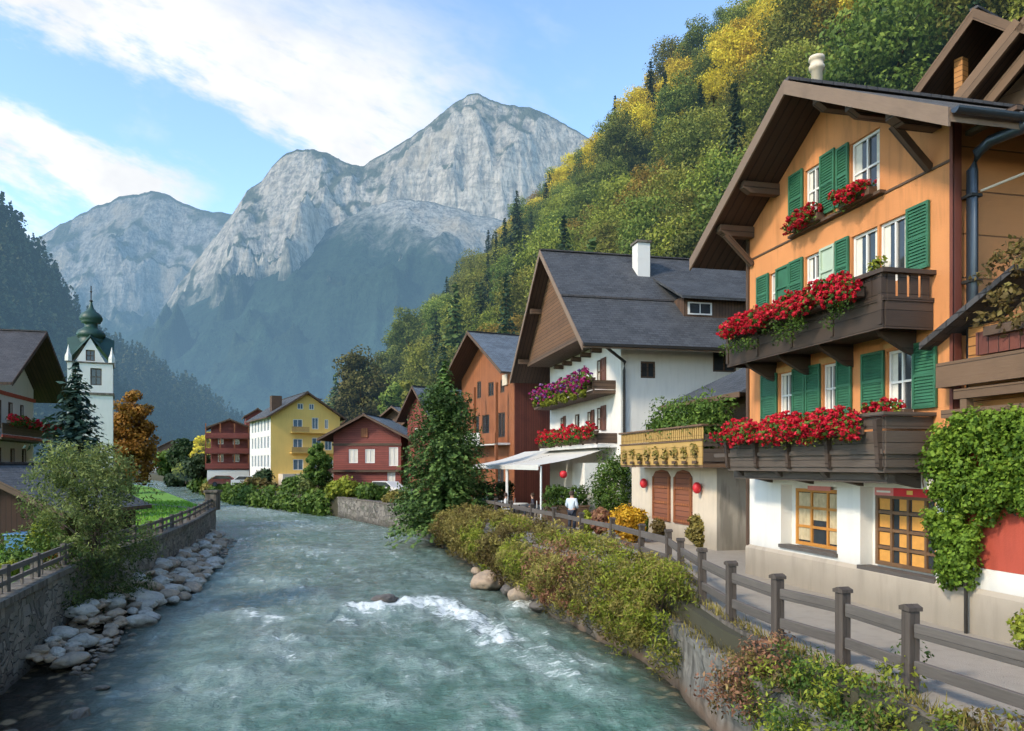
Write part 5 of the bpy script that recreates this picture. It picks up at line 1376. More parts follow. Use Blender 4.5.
S = house('shed', 'low dark timber shed with slate roof, behind the leafy tree on the left bank', (-22.6, 27.8), -2, 6.4, 4.8, 1.2, 2.95, 'shed_wood', 'roof', .5, .8, [], fascia='brown', z0=-.3)

# ------------------------------------------------------------------ walls, path and fences along the river
def smooth_line(P, n):
    P = [Vector((*p, 0)) for p in P]; out = []
    for k in range(len(P) - 1):
        p0 = P[max(k-1, 0)]; p1 = P[k]; p2 = P[k+1]; p3 = P[min(k+2, len(P)-1)]
        m = max(1, int((p2 - p1).length / n))
        for j in range(m):
            t = j / m; out.append(.5 * ((2*p1) + (p2-p0)*t + (2*p0-5*p1+4*p2-p3)*t*t + (3*p1-p0-3*p2+p3)*t**3))
    out.append(P[-1]); return [(p.x, p.y) for p in out]
def offset(P, d):
    out = []
    for k in range(len(P)):
        a = Vector(P[max(k-1, 0)]); b = Vector(P[min(k+1, len(P)-1)]); t = (b - a).normalized()
        out.append((P[k][0] + t.y * d, P[k][1] - t.x * d))
    return out
def ribbon(P, o0, o1, z0, z1, mb=None):
    mb = mb or MB(); A_ = offset(P, o0); B_ = offset(P, o1)
    for k in range(len(P) - 1):
        a, b, c_, d = A_[k], A_[k+1], B_[k+1], B_[k]
        mb.face([(*a, z1), (*d, z1), (*c_, z1), (*b, z1)])
        if z0 is not None:
            mb.face([(*b, z0), (*a, z0), (*a, z1), (*b, z1)][::-1] if False else [(*a, z0), (*a, z1), (*b, z1), (*b, z0)]); mb.face([(*d, z1), (*d, z0), (*c_, z0), (*c_, z1)])
    if z0 is not None:
        for k in (0, len(P) - 1): mb.face([(*A_[k], z0), (*A_[k], z1), (*B_[k], z1), (*B_[k], z0)])
    return mb
def rough_wall(P, off, z0, z1, nz, amp, mb):
    """uneven masonry face along the line"""
    A_ = offset(P, off); i0 = len(mb.v)
    for k, (x, y) in enumerate(A_):
        for j in range(nz + 1):
            z = z0 + (z1 - z0) * j / nz
            d = amp * noise.fractal(Vector((x * 1.3, y * 1.3, z * 1.8)), 1, 2, 4) if j < nz else 0
            mb.v.append((x + d, y, z))
    for k in range(len(A_) - 1):
        for j in range(nz):
            a = i0 + k * (nz + 1) + j; mb.f.append((a, a + nz + 1, a + nz + 2, a + 1)); mb.mi.append(mb.cur)
    return mb
LS = smooth_line(LB[:7], .35)
lw = thing('stone_wall', 'rough dark stone river wall along the left bank with flat coping', 'wall', (LS[0][0], LS[0][1], WATER))
def rel(o, root):
    o.parent = root; o.location = (-root.location.x, -root.location.y, -root.location.z); return o
mb = MB(); rough_wall(LS, .02, -3.4, .0, 14, .07, mb); rel(mb.build('wall_face', M['stone_wall']), lw)
mb = ribbon([LS[-1], (LS[-1][0] - 14, LS[-1][1] + 13)], -.0, -.5, -3.4, .0); rel(mb.build('end_wall', M['stone_wall']), lw)
rel(ribbon(LS, .1, -.5, .004, .15).build('coping', M['coping'], None, False, .02), lw)
lf = thing('railing', 'low weathered wooden railing on the left river wall', 'fence', (LS[0][0], LS[0][1], .15))
A_ = offset(LS, -.22)
for zc, hh in ((.62, .12), (.36, .10)):
    mb = MB()
    for k in range(0, len(A_) - 4, 4):
        mb.bar((*A_[k], zc), (*A_[min(k + 4, len(A_) - 1)], zc), .07, hh)
    rel(mb.build('rail', M['fence']), lf)
for k in range(0, len(A_) - 2, 6):
    x, y = A_[k]; rel(MB().box(x - .06, x + .06, y - .06, y + .06, .15, .74).build('post', M['fence']), lf)
for k in range(1, len(A_) - 2, 2):
    if random.random() < .75: x, y = A_[k]; rel(MB().box(x - .03, x + .03, y - .02, y + .02, .155, .6).build('picket', M['fence']), lf)
pp = thing('pillar', 'square stone pillar ending the left river wall', 'pillar', (LS[-1][0] - .15, LS[-1][1] - .1, .15))
MB().box(-.36, .36, -.36, .36, -.2, .95).build('shaft', M['coping'], pp); MB().box(-.46, .46, -.46, .46, .953, 1.1).build('cap', M['coping'], pp)

RS = smooth_line([p for p in RB if p[1] < 60], .4)
near = [p for p in RS if p[1] < 22]
rw = thing('retaining_wall', 'stained concrete retaining wall below the right-hand path', 'wall', (near[0][0], near[0][1], WATER))
mb = MB(); rough_wall(near, -.02, -3.4, -.45, 16, .075, mb); o = rel(mb.build('wall_face', M['concrete']), rw)
rel(ribbon(near, -.06, .42, -.52, -.40).build('ledge', M['concrete'], None, False, .02), rw)
rel(ribbon(near, .43, .60, -.55, .03).build('upper_wall', M['coping']), rw)
far_ = [p for p in RS if p[1] >= 21.5]
fw_ = thing('bank_wall', 'dark stone bank wall under the red chalet and dark tree', 'wall', (far_[0][0], far_[0][1], WATER))
P_ = smooth_line([p for p in RB if 20 < p[1] < 75], 1.0)
mb = MB(); rough_wall(P_, .0, -3.4, .0, 8, .12, mb); rel(mb.build('wall_face', M['stone_wall']), fw_)
rel(ribbon(P_, -.05, .5, -.04, .06).build('coping', M['coping']), fw_)
struct(ribbon(smooth_line([p for p in RB if p[1] < 60], 2.0), .62, 9.5, None, .02).build('path', M['asphalt']))

fence_pts = [(6.2, 5.8), (5.55, 7.8), (5.03, 9.6), (4.77, 10.96), (4.3, 12.3), (4.02, 13.95), (3.98, 15.9), (4.07, 18.3), (4.25, 20.6), (3.9, 23.0), (3.35, 25.6), (2.6, 28.6), (1.8, 31.6), (.9, 34.8), (0.0, 38), (-.9, 41.2), (-2.0, 45)]
fn = thing('rail_fence', 'weathered grey two-rail timber fence along the riverside path', 'fence', (4.3, 12.3, 0))
def jit(a): return random.uniform(-a, a)
for k, (x, y) in enumerate(fence_pts):
    p = MB(); w_ = .078
    h = 1.06 + jit(.03)
    p.box(-w_, w_, -w_, w_, -.35, h); o = p.build('post', M['fence_post'], fn, False, .014)
    nxt = fence_pts[min(k + 1, len(fence_pts) - 1)]; prv = fence_pts[max(k - 1, 0)]
    an = math.atan2(nxt[1] - prv[1], nxt[0] - prv[0])
    o.location = (x - 4.3, y - 12.3, 0); o.rotation_euler = (jit(.04), jit(.04), an + jit(.1))
    cp = MB(); cp.prism([(-w_ - .02, -w_ - .02, h + .002), (w_ + .02, -w_ - .02, h + .002), (w_ + .02, -w_ - .02, h + .05), (0, -w_ - .02, h + .085), (-w_ - .02, -w_ - .02, h + .05)], (0, 2 * w_ + .04, 0)); cp.build('cap', M['fence_post'], o)
for k in range(len(fence_pts) - 1):
    a = Vector((*fence_pts[k], 0)); b = Vector((*fence_pts[k+1], 0)); d = (b - a).normalized(); n_ = Vector((-d.y, d.x, 0)) * .0
    for zc, hh in ((.83, .18), (.37, .16)):
        m = MB(); z0, z1 = zc + jit(.015), zc + jit(.015)
        pa = a + d * .092 - Vector((4.3, 12.3, 0)); pb = b - d * .092 - Vector((4.3, 12.3, 0))
        m.bar((pa.x, pa.y, z0), (pb.x, pb.y, z1), .07 + jit(.012), hh + jit(.015)); m.build('rail', M['fence'], fn, False, .012)

# ------------------------------------------------------------------ planting along the banks
def shrub(name, label, cat, cen, rr, per, size, mat, loc, jitter=.55, aspect=.55, stem=True, mix=None, up=.25):
    t = thing(name, label, cat, loc)
    v, s = clumps(cen, rr, per, size, .9, jitter, aspect, up)
    if mix:
        idx = np.repeat(rng.random(len(cen)) > .5, per)
        leaves_obj('foliage', v[~idx], s[~idx], G[mat], t); leaves_obj('foliage', v[idx], s[idx], G[mix], t)
    else: leaves_obj('foliage', v, s, G[mat], t)
    if stem:
        m = MB()
        for k in range(6):
            c_ = random.choice(cen); m.tube([(0, 0, -.3), (c_[0] * .5, c_[1] * .5, c_[2] * .5), tuple(c_)], .04, 5, .012)
        m.build('stem', M['bark'], t)
    return t
HEDGE = [(15.3, 18.4, 'hedge_yellow', 'hedge', 'bright yellow-green shrub hanging over the concrete wall, nearest of the river hedge', 5200, .15, -1.8),
         (17.6, 20.8, 'hedge', 'hedge_yellow', 'olive green trailing shrub next to the nearest yellow-green one', 4200, .16, -1.7),
         (20.4, 23.6, 'hedge_red', 'hedge', 'shrub with reddish autumn tips in the middle of the river hedge', 4200, .17, -1.55),
         (23.2, 26.6, 'hedge', 'hedge_yellow', 'olive hedge shrub above the tan boulders', 3800, .19, -1.3),
         (26.2, 30, 'hedge', 'brown_bush', 'brown-tinged hedge shrub opposite the flower bed', 3600, .2, -1.4),
         (29.6, 34, 'hedge_yellow', 'hedge', 'yellowish hedge shrub in front of the planter box', 3400, .22, -1.5),
         (33.6, 38, 'hedge', 'hedge', 'olive hedge shrub second from the dark tree', 3200, .24, -1.5),
         (37.6, 42.6, 'hedge', 'brown_bush', 'hedge shrub right beside the dark tree on the bank', 3200, .26, -1.6)]
RSd = {}
for y0, y1, g1, g2, lab, n, sz, zb in HEDGE:
    cen = []; ym = (y0 + y1) / 2; xm = lerp_line(RB, ym)
    while len(cen) < 70:
        y = random.uniform(y0, y1); q = random.random()
        fence_x = np.interp(y, [p[1] for p in fence_pts], [p[0] for p in fence_pts])
        e = math.sin(math.pi * (y - y0) / (y1 - y0)) ** .22
        xb = lerp_line(RB, y); out_ = (.6 if y < 20 else .8) * (1 + .45 * noise.noise(Vector((y * .9, 7, 3))))
        if q < .62:      # face hanging down to the water
            tz = random.random(); z = -.1 + .3 * e + (zb + .1) * tz * random.uniform(.7, 1.05); x = xb - out_ * (.15 + .85 * math.sin(min(1, tz * 1.15 + .12) * 2.6)) * e + jit(.15)
        else:           # top, back to the fence
            t_ = random.random(); x = xb - .4 + (fence_x - .3 - xb + .4) * t_; z = .16 * e + .30 * math.sin(t_ * 3) + jit(.17) + .18 * noise.noise(Vector((y * .8, t_ * 2, 3)))
        cen.append((x - xm, y - ym, z))
    t = shrub('hedge_shrub', lab, 'shrub', cen, [random.uniform(.2, .46) for _ in cen], int(n / 70 * 2.4), sz * .66, g1, (xm, ym, 0), .8, .3, True, g2, -.25)
# bushes below the fence, bottom right
for x, y, r_, g1, g2, lab, n in ((3.85, 11.9, .5, 'brown_bush', 'hedge_red', 'reddish brown weedy bush on the ledge, left end of the bushes under the fence', 1700),
                              (4.15, 10.7, .6, 'hedge_yellow', 'bush', 'fresh green bush under the fence beside the reddish one', 2200),
                              (4.5, 9.5, .62, 'bush', 'hedge_yellow', 'green and yellow bush beneath the nearest fence post', 2400),
                              (4.85, 8.5, .6, 'hedge_yellow', 'brown_bush', 'mixed green-brown bush at the lower edge, right of the nearest fence post', 2200),
                              (5.35, 7.6, .5, 'brown_bush', 'hedge_yellow', 'rust tinged bush at the bottom right corner', 1800)):
    cen = []
    while len(cen) < 56:
        d = rng.normal(0, .45, 3); cen.append((d[0] * r_ * 1.2 - .12, d[1] * r_ * 1.7, -.42 + d[2] * r_ * .85 + (.2 if d[0] > 0 else -.15)))
    shrub('bush', lab, 'bush', cen, [random.uniform(.16, .3) for _ in cen], int(n / 56 * 2.2), .07, g1, (x, y, 0), .6, .45, True, g2)
# weeds and grass tufts on the ledge and path edge: nobody could count them
cv = []
for k in range(2600):
    y = 6 + 16 * random.random() ** 1.3; x = lerp_line(RB, y) + (random.gauss(.5, .12) if random.random() < .6 else random.gauss(.2, .18))
    cv.append((x, y, (.02 if x - lerp_line(RB, y) > .45 else -.40)))
cv = np.array(cv); a = rng.uniform(0, 6.28, len(cv)); hgt = rng.uniform(.06, .22, len(cv)); ln = rng.normal(0, .06, (len(cv), 2))
q = np.stack([cv + np.stack([np.cos(a) * .012, np.sin(a) * .012, 0 * a], 1), cv + np.stack([ln[:, 0] * .5 + .008, ln[:, 1] * .5, hgt * .6], 1), cv + np.stack([ln[:, 0], ln[:, 1], hgt], 1), cv - np.stack([np.cos(a) * .012, np.sin(a) * .012, 0 * a], 1)], 1)
tag(leaves_obj('grass_tufts', q, rng.random(len(cv)), G['hedge']), 'thin grass and weeds sprouting along the path edge', 'grass', None, 'stuff')

# dark tree on the right bank
dt = thing('bank_tree', 'dense dark green conifer leaning over the river in front of the timber house', 'tree', (-3.9, 44.5, -.4))
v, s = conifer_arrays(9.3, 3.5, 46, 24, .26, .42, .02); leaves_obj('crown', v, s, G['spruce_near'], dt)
cen = []
for k in range(110):
    z = .1 + 7.6 * random.random() ** 1.1; a = random.uniform(0, 6.28); r_ = 3.3 * (1 - z / 9.4) ** .75 * random.uniform(.55, 1.0)
    cen.append((math.cos(a) * r_, math.sin(a) * r_, z))
v, s = clumps(cen, [random.uniform(.5, .95) for _ in cen], 170, .17, .8, .6, .45, -.2); leaves_obj('crown', v, s - .12, G['spruce_near'], dt)
MB().tube([(0, 0, -1.2), (0.1, 0, 4), (0, 0, 8.8)], .28, 8, .04).build('trunk', M['bark'], dt)
# leafy tree on the left bank, several stems, drooping over the wall
wt = thing('leafy_tree', 'loose grey-green multi-stemmed tree spilling over the left river wall', 'tree', (-12.75, 23.2, 0))
cen = []
for k in range(120):
    a = random.uniform(0, 6.28); f = random.random() ** .6
    z = .2 + 3.1 * random.random() ** .85; r_ = 1.7 * math.sin(min(1, .25 + (3.5 - z) / 3.0) * 1.57) * f
    cen.append((math.cos(a) * r_ * 1.1 - .2, math.sin(a) * r_, z))
for k in range(46): cen.append((random.uniform(.3, 1.0), random.uniform(-3.2, 1.6), random.uniform(-1.3, .6)))
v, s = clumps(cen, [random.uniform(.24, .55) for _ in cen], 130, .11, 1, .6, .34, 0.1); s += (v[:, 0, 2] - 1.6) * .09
leaves_obj('crown', v, s, G['willow'], wt)
m = MB()
for k in range(16):
    c_ = random.choice(cen[:120]); m.tube([(jit(.25), jit(.25), -.3), (c_[0] * .35 + jit(.1), c_[1] * .35, c_[2] * .55), tuple(c_)], .06, 6, .012)
m.build('trunk', M['bark'], wt)
def simple_bush(px, py_top, Y, w_, g, lab, name='shrub', zb=-.1, per=45, n=30, size=None, cat='shrub', squash=1.0):
    x = (px - 512) / 760 * Y; h = CAM_Z + (465 - py_top) / 760 * Y - zb; r_ = w_ / 2 / 760 * Y
    cen = ell_clumps(n, (0, 0, h * .5), (r_ * .8, r_ * .8, h * .45), -.95)
    return shrub(name, lab, cat, cen, [r_ * random.uniform(.3, .5) for _ in cen], int(per * 1.8), (size or max(.08, Y * .0065)) * .8, g, (x, Y, zb), .55, .6)
simple_bush(28, 545, 21.5, 120, 'bush', 'clipped green hedge behind the left railing', 'hedge', cat='hedge')
simple_bush(52, 552, 22.5, 34, 'autumn', 'orange flowering bush beside the leafy tree on the left bank', 'flower_bush')
simple_bush(45, 515, 25, 34, 'hedge_yellow', 'yellowish shrub in front of the shed gable')
simple_bush(8, 562, 19.5, 26, 'hedge_yellow', 'yellow-green tuft at the left edge behind the railing', 'shrub')
o = tag(MB().box(-.55, .55, -.4, .4, 0, .55).box(-.6, .6, -.45, .45, .553, .62).build('storage_bin', M['blue_plastic'], None, False, .03), 'blue plastic storage bin in front of the shed', 'bin'); o.location = (-16.3, 25.6, 0)
# spruce by the church and the other trees with a place of their own
sp_ = thing('spruce_tree', 'dark blue-green spruce standing in front of the church tower', 'tree', (-24.7, 43, 0))
v, s = conifer_arrays(8.6, 3.0, 34, 22, .36, .28, .02); leaves_obj('crown', v, s, G['spruce_blue'], sp_); MB().tube([(0, 0, -.2), (0, 0, 8.3)], .18, 7, .03).build('trunk', M['bark'], sp_)
def crown_tree(px, py_top, Y, wpx, g, lab, zb=-.2, n=46, per=60, size=None, name='broadleaf_tree', low=.2):
    x = (px - 512) / 760 * Y; h = CAM_Z + (465 - py_top) / 760 * Y - zb; r_ = wpx / 2 / 760 * Y
    t = thing(name, lab, 'tree', (x, Y, zb)); cc = (0, 0, h * (.5 + low / 2)); rad = (r_ * .85, r_ * .85, h * (.5 - low / 2) * .9)
    cen = ell_clumps(n, cc, rad, -.9); v, s = clumps(cen, [r_ * random.uniform(.24, .42) for _ in cen], int(per * 1.7), (size or Y * .0055) * .72, .8, .55, .7)
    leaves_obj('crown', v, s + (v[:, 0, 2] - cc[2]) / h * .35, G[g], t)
    tree_trunk(h * .6, max(.12, h * .02), cc, rad, 6).build('trunk', M['bark'], t)
    return t
crown_tree(362, 338, 112, 60, 'big_tree', 'large brown-green tree standing alone behind the yellow guest house', n=80, per=80)
crown_tree(130, 384, 96, 48, 'autumn', 'orange autumn tree right of the church tower', n=90, per=90, low=-.1)
crown_tree(206, 432, 136, 30, 'gold', 'golden yellow tree across the river from the pillar', low=.1)
crown_tree(186, 438, 150, 34, 'bush_dark', 'dark green tree left of the golden one', low=.05)
crown_tree(170, 448, 170, 30, 'bush', 'mid green tree far up the bank, leftmost of the bank trees', low=.05)
crown_tree(203, 452, 128, 40, 'bush_dark', 'dark low tree just below the golden one', low=.05)
crown_tree(222, 430, 150, 24, 'bush_dark', 'dark tree behind the red-brown balcony house', low=.05)
crown_tree(188, 462, 138, 24, 'olive', 'yellowish small tree on the far bank at the river bend', low=.05)
crown_tree(318, 440, 74, 26, 'bush', 'tall slim green shrub tree beside the red chalet', low=.05)
crown_tree(392, 360, 105, 30, 'green', 'green tree at the foot of the wooded slope behind the grey roof', low=.1)
crown_tree(412, 372, 92, 30, 'olive', 'yellow-green tree behind the small red house', low=.1)
FB = [(232, 487, 101, 30, 'bush', 'low green bank shrub at the river bend'), (256, 481, 93, 34, 'brown_bush', 'brownish round bank shrub below the yellow guest house'), (277, 492, 86, 26, 'hedge_yellow', 'yellow-green bank shrub at the waterline'),
      (262, 470, 96, 26, 'bush_dark', 'dark shrub under the white side of the guest house'), (296, 478, 82, 38, 'bush', 'leafy grey-green bank shrub left of the red chalet'), (318, 474, 76, 40, 'willow', 'loose willow-like shrub at the corner of the dark bank wall'),
      (345, 482, 70, 36, 'hedge_yellow', 'yellow-green shrub on top of the dark bank wall'), (372, 486, 64, 34, 'bush', 'green shrub on the bank wall in front of the red chalet'), (395, 492, 58, 24, 'hedge', 'olive shrub on the bank wall near the dark tree'), (332, 500, 71, 22, 'bush_dark', 'dark shrub overhanging the far end of the bank wall'),
      (215, 484, 112, 26, 'hedge', 'olive bank shrub leftmost beyond the river bend'), (205, 480, 128, 30, 'bush', 'green thicket on the far bank beyond the pillar'), (180, 476, 165, 30, 'bush_dark', 'dark thicket far up the right bank')]
for px, py, Y, w_, g, lab in FB: simple_bush(px, py, Y, w_, g, lab, 'bank_shrub', -1.2 if Y > 74 else -.1, 50, 34)

gc = []
for k in range(420):
    y = random.uniform(69, 150); x = lerp_line(RB, y); q = random.random()
    gc.append((x + .35 - .9 * q, y, .25 - 1.9 * q))
v, s = clumps(gc, [random.uniform(.5, 1.1) for _ in gc], 40, .42, .8, .6, .6)
tag(leaves_obj('bank_greenery', v, s, G['bush'], None), 'grass and low greenery covering the far right bank down to the water', 'ground cover', None, 'stuff')
cv = []
for k in range(9000):
    y = random.uniform(24, 62); x = lerp_line(LB, y) - .6 - 16 * random.random()
    if x / y < -.72: continue
    cv.append((x, y, -.05))
cv = np.array(cv); h_ = rng.uniform(.08, .22, len(cv)); ln = rng.normal(0, .07, (len(cv), 2))
q = np.stack([cv + np.array([.03, 0, 0]), cv + np.stack([ln[:, 0] * .5 + .02, ln[:, 1] * .5, h_ * .6], 1), cv + np.stack([ln[:, 0], ln[:, 1], h_], 1), cv - np.array([.03, 0, 0])], 1)
tag(leaves_obj('meadow_grass', q, rng.random(len(cv)), G['grassy']), 'bright green grass of the meadow behind the left wall', 'grass', None, 'stuff')

# ------------------------------------------------------------------ terrace in front of the white house
for i, (px, py, Y, w_, g, lab, zb) in enumerate(((618, 448, 34.8, 56, 'bush', 'tall loose green shrub at the corner of the white house', 0), (628, 508, 28.5, 40, 'yellow_bush', 'round bush of yellow-orange flowers behind the fence', .1),
                 (601, 506, 30.5, 18, 'hedge_red', 'small red-leaved bush left of the yellow flowers', .1), (588, 512, 31, 16, 'hedge_yellow', 'pale green tuft beside the standing person', .1), (700, 514, 26.8, 26, 'hedge', 'round clipped shrub under the red lantern of the cream annex', 0), (664, 516, 30, 24, 'brown_bush', 'thin brownish plants under the annex shutters', 0),
                 (640, 512, 31.5, 20, 'bush', 'small dark green shrub between the yellow flowers and the annex', 0))):
    simple_bush(px, py, Y, w_, g, lab, 'flower_bush' if 'flowers' in lab else 'shrub', zb, 70, 60, .14)
def planter(px, Y, w_, lab, g, rz=0):
    x = (px - 512) / 760 * Y; t = thing('planter', lab, 'planter', (x, Y, 0), rz)
    b = MB(); b.box(-w_/2, w_/2, -.35, .35, 0, .95); b.build('box', M['brown_light'], t)
    MB().box(-w_/2 - .04, w_/2 + .04, -.39, .39, .953, 1.02).build('rim', M['brown_light'], t)
    cen = [(random.uniform(-w_/2, w_/2), jit(.35), random.uniform(1.0, 1.75)) for _ in range(34)]
    v, s = clumps(cen, [.32] * 34, 55, .16, .9, .55, .5); leaves_obj('foliage', v, s, G[g], t)
planter(566, 35.5, 2.0, 'wooden planter box overflowing with green plants under the awning', 'bush', ANG + R(90))
planter(494, 46.5, 2.2, 'dark green planter hedge at the far end of the terrace', 'bush_dark', ANG + R(90))
o = MB().lathe([(.001, -.3), (.2, -.25), (.3, -.1), (.3, .12), (.2, .26), (.001, .3)], 12).build('lantern', M['red_paint'], None, True); o.location = (2.45, 36.2, 2.45); o.scale = (.6, .6, .6); tag(o, 'small orange-red lantern hanging under the awning', 'lantern')
o = MB().lathe([(.001, 0), (.22, 0), (.3, .5), (.27, .5), (.2, .06)], 14).build('flower_pot', M['sign_yellow'], None, True); o.location = (3.2, 33.4, 0); o.scale = (1.1, 1.1, 1.3)
tag(o, 'orange-yellow pot on the terrace behind the standing person', 'pot')
for nm_, c_ in (('skin', (.5, .3, .22)), ('jacket_pale', (.55, .62, .68)), ('trousers', (.03, .035, .05)), ('hair', (.05, .03, .02)), ('shirt_dark', (.05, .05, .07)), ('shirt_white', (.65, .65, .63))): M[nm_] = plain(nm_ + '_cloth', c_, .85)
def skin_obj(name, pts, edges, radii, mat, parent, sub=1):
    me = bpy.data.meshes.new(name); me.from_pydata(pts, edges, []); me.materials.append(mat)
    o = bpy.data.objects.new(name, me); col.objects.link(o)
    if parent: o.parent = parent
    sk = o.modifiers.new('skin', 'SKIN'); sk.use_smooth_shade = True
    for k, r_ in enumerate(radii): me.skin_vertices[0].data[k].radius = (r_, r_) if not isinstance(r_, tuple) else r_
    me.skin_vertices[0].data[0].use_root = True
    ss = o.modifiers.new('sub', 'SUBSURF'); ss.levels = sub; ss.render_levels = sub
    return o
def person(loc, rz, label, shirt, sit=False):
    t = thing('person', label, 'person', loc, rz)
    hz = .5 if sit else .95                      # hip height; the figure faces -y
    kn = (lambda s: (s * .11, -.42, .5)) if sit else (lambda s: (s * .11, -.03, .5))
    an = (lambda s: (s * .11, -.44, .09)) if sit else (lambda s: (s * .12, .02, .09))
    P = [(0, 0, hz), (0, .01, hz + .22), (0, .0, hz + .42), (0, -.01, hz + .53), (0, -.02, hz + .61), (0, -.03, hz + .70), (0, -.02, hz + .77)]
    Rr = [(.15, .11), (.13, .1), (.16, .11), (.055, .055), (.075, .085), (.078, .095), (.05, .06)]
    E_ = [(k, k + 1) for k in range(6)]
    for s in (-1, 1):
        i = len(P); P += [(s * .1, 0, hz - .06), kn(s), an(s), (an(s)[0], an(s)[1] - .14, .04)]; Rr += [.095, .065, .045, .045]; E_ += [(0, i), (i, i+1), (i+1, i+2), (i+2, i+3)]
        i = len(P); P += [(s * .19, 0, hz + .46), (s * .25, .02, hz + .2), (s * .2, -.18, hz + .08), (s * .17, -.25, hz + .07)]; Rr += [.06, .048, .036, .034]; E_ += [(2, i), (i, i+1), (i+1, i+2), (i+2, i+3)]
    body = skin_obj('body', P, E_, Rr, M['skin'], t, 2)
    jp = [(0, 0, hz - .04), (0, .01, hz + .22), (0, 0, hz + .43), (0, -.01, hz + .5)]; jr = [(.18, .14), (.16, .13), (.185, .13), (.08, .075)]; je = [(0, 1), (1, 2), (2, 3)]
    for s in (-1, 1):
        i = len(jp); jp += [(s * .19, 0, hz + .46), (s * .25, .02, hz + .2), (s * .21, -.15, hz + .09)]; jr += [.078, .065, .052]; je += [(2, i), (i, i+1), (i+1, i+2)]
    skin_obj('jacket', jp, je, jr, M[shirt], t, 2)
    tp = [(0, 0, hz)]; tr = [(.165, .125)]; te = []
    for s in (-1, 1):
        i = len(tp); tp += [(s * .1, 0, hz - .06), kn(s), an(s)]; tr += [.11, .082, .064]; te += [(0, i), (i, i+1), (i+1, i+2)]
    skin_obj('trousers', tp, te, tr, M['trousers'], t, 2)
    h = MB(); h.lathe([(.001, hz + .85), (.07, hz + .83), (.105, hz + .77), (.11, hz + .70), (.1, hz + .64)], 12, (0, .012)); h.build('hair', M['hair'], t, True)
    return t
person((2.55, 32.4, .02), R(150), 'person in a pale blue-white jacket standing by the fence', 'jacket_pale')
def chair(loc, rz, lab):
    t = thing('terrace_chair', lab, 'chair', loc, rz, 'chairs on the terrace')
    MB().box(-.22, .22, -.22, .22, .42, .46).build('seat', M['white_paint'], t); MB().box(-.22, .22, .2, .24, .5, .9).build('backrest', M['white_paint'], t)
    for x in (-.19, .19):
        for y in (-.19, .21): MB().box(x - .02, x + .02, y - .02, y + .02, 0, .9 if y > 0 else .42).build('leg', M['metal_dark'], t)
def table(loc, lab):
    t = thing('terrace_table', lab, 'table', loc); MB().lathe([(.001, .72), (.5, .72), (.5, .76), (.001, .76)], 18).build('tabletop', M['white_paint'], t)
    MB().lathe([(.001, 0), (.3, 0), (.3, .03), (.04, .06), (.04, .72)], 12).build('leg', M['metal_dark'], t)
table((-.75, 45.0, .02), 'round white terrace table nearest the dark planter'); table((.4, 42.2, .02), 'round white terrace table nearest the planter box')
for loc, rz, lab in (((-1.5, 45.2, .02), 90, 'white terrace chair left of the farther table'), ((-.05, 45.3, .02), -90, 'white terrace chair right of the farther table'), ((-.35, 42.4, .02), 90, 'white terrace chair left of the nearer table'), ((1.15, 42.2, .02), -90, 'white terrace chair right of the nearer table')): chair(loc, R(rz), lab)
person((-.35, 42.4, .02), R(90), 'seated person in a white shirt left of the nearer terrace table', 'shirt_white', True); person((1.15, 42.2, .02), R(-90), 'seated person in a dark shirt right of the nearer terrace table', 'shirt_dark', True)
person((-1.5, 45.2, .02), R(90), 'seated person in a pale jacket at the farther terrace table', 'jacket_pale', True)
def car(loc, rz, lab, mat):
    t = thing('parked_car', lab, 'car', loc, rz)
    prof = [(-2.1, .35), (2.1, .35), (2.12, .7), (1.9, .92), (1.15, 1.0), (-1.5, 1.02), (-2.1, .95)]
    MB().prism([(x, -.85, z) for x, z in prof], (0, 1.7, 0)).build('body', M[mat], t, False, .06)
    cab = [(1.1, 1.0), (.45, 1.45), (-1.2, 1.48), (-1.8, 1.0)]
    MB().prism([(x, -.72, z) for x, z in cab], (0, 1.44, 0)).build('cabin', M[mat], t, False, .05)
    g = MB(); g.prism([(x * .93 - .02, -.73, 1.02 + (z - 1.0) * .88) for x, z in cab], (0, 1.46, 0)); g.build('window', M['glass'], t)
    for x in (-1.3, 1.3):
        for y in (-.87, .70):
            m = MB(); a = [(x + .32 * math.cos(k * .5236), y, .32 + .32 * math.sin(k * .5236)) for k in range(12)]; m.prism(a, (0, .17, 0)); w_ = m.build('wheel', M['metal_dark'], t)
            m = MB(); yo = y - .01 if y < 0 else y + .171; a = [(x + .18 * math.cos(k * .5236), yo, .32 + .18 * math.sin(k * .5236)) for k in range(12)]; m.prism(a, (0, .009, 0)); m.build('rim', M['gutter'], w_)
car((-10.8, 66.5, 0), R(-35), 'white car parked on the bank above the dark wall', 'white_paint'); car((-34.2, 98.5, 0), R(20), 'white car parked below the yellow guest house', 'white_paint'); car((-38.8, 103, 0), R(15), 'red car parked beside the white side of the guest house', 'red_render')
# ------------------------------------------------------------------ boulders
def rock_mesh(seed, squash):
    bm = bmesh.new(); bmesh.ops.create_icosphere(bm, subdivisions=4, radius=1)
    for v_ in bm.verts:
        n_ = v_.co.normalized()
        d = 1 + .28 * noise.noise(n_ * 1.1 + Vector((seed * 7, 0, 0))) + .10 * noise.noise(n_ * 3.0 + Vector((seed * 3, 2, 0)))
        k = noise.cell_vector(n_ * 1.3 + Vector((seed, 5, 1)))
        d -= .05 * k.x
        v_.co = Vector((n_.x * d * 1.25, n_.y * d, n_.z * d * squash))
        d2 = noise.fractal(v_.co * 6, 1, 2, 3) * .02; v_.co += n_ * d2
    me = bpy.data.meshes.new('boulder'); bm.to_mesh(me); bm.free(); me.polygons.foreach_set('use_smooth', [True] * len(me.polygons)); return me
RM = [rock_mesh(k, .55 + .08 * (k % 4)) for k in range(7)]
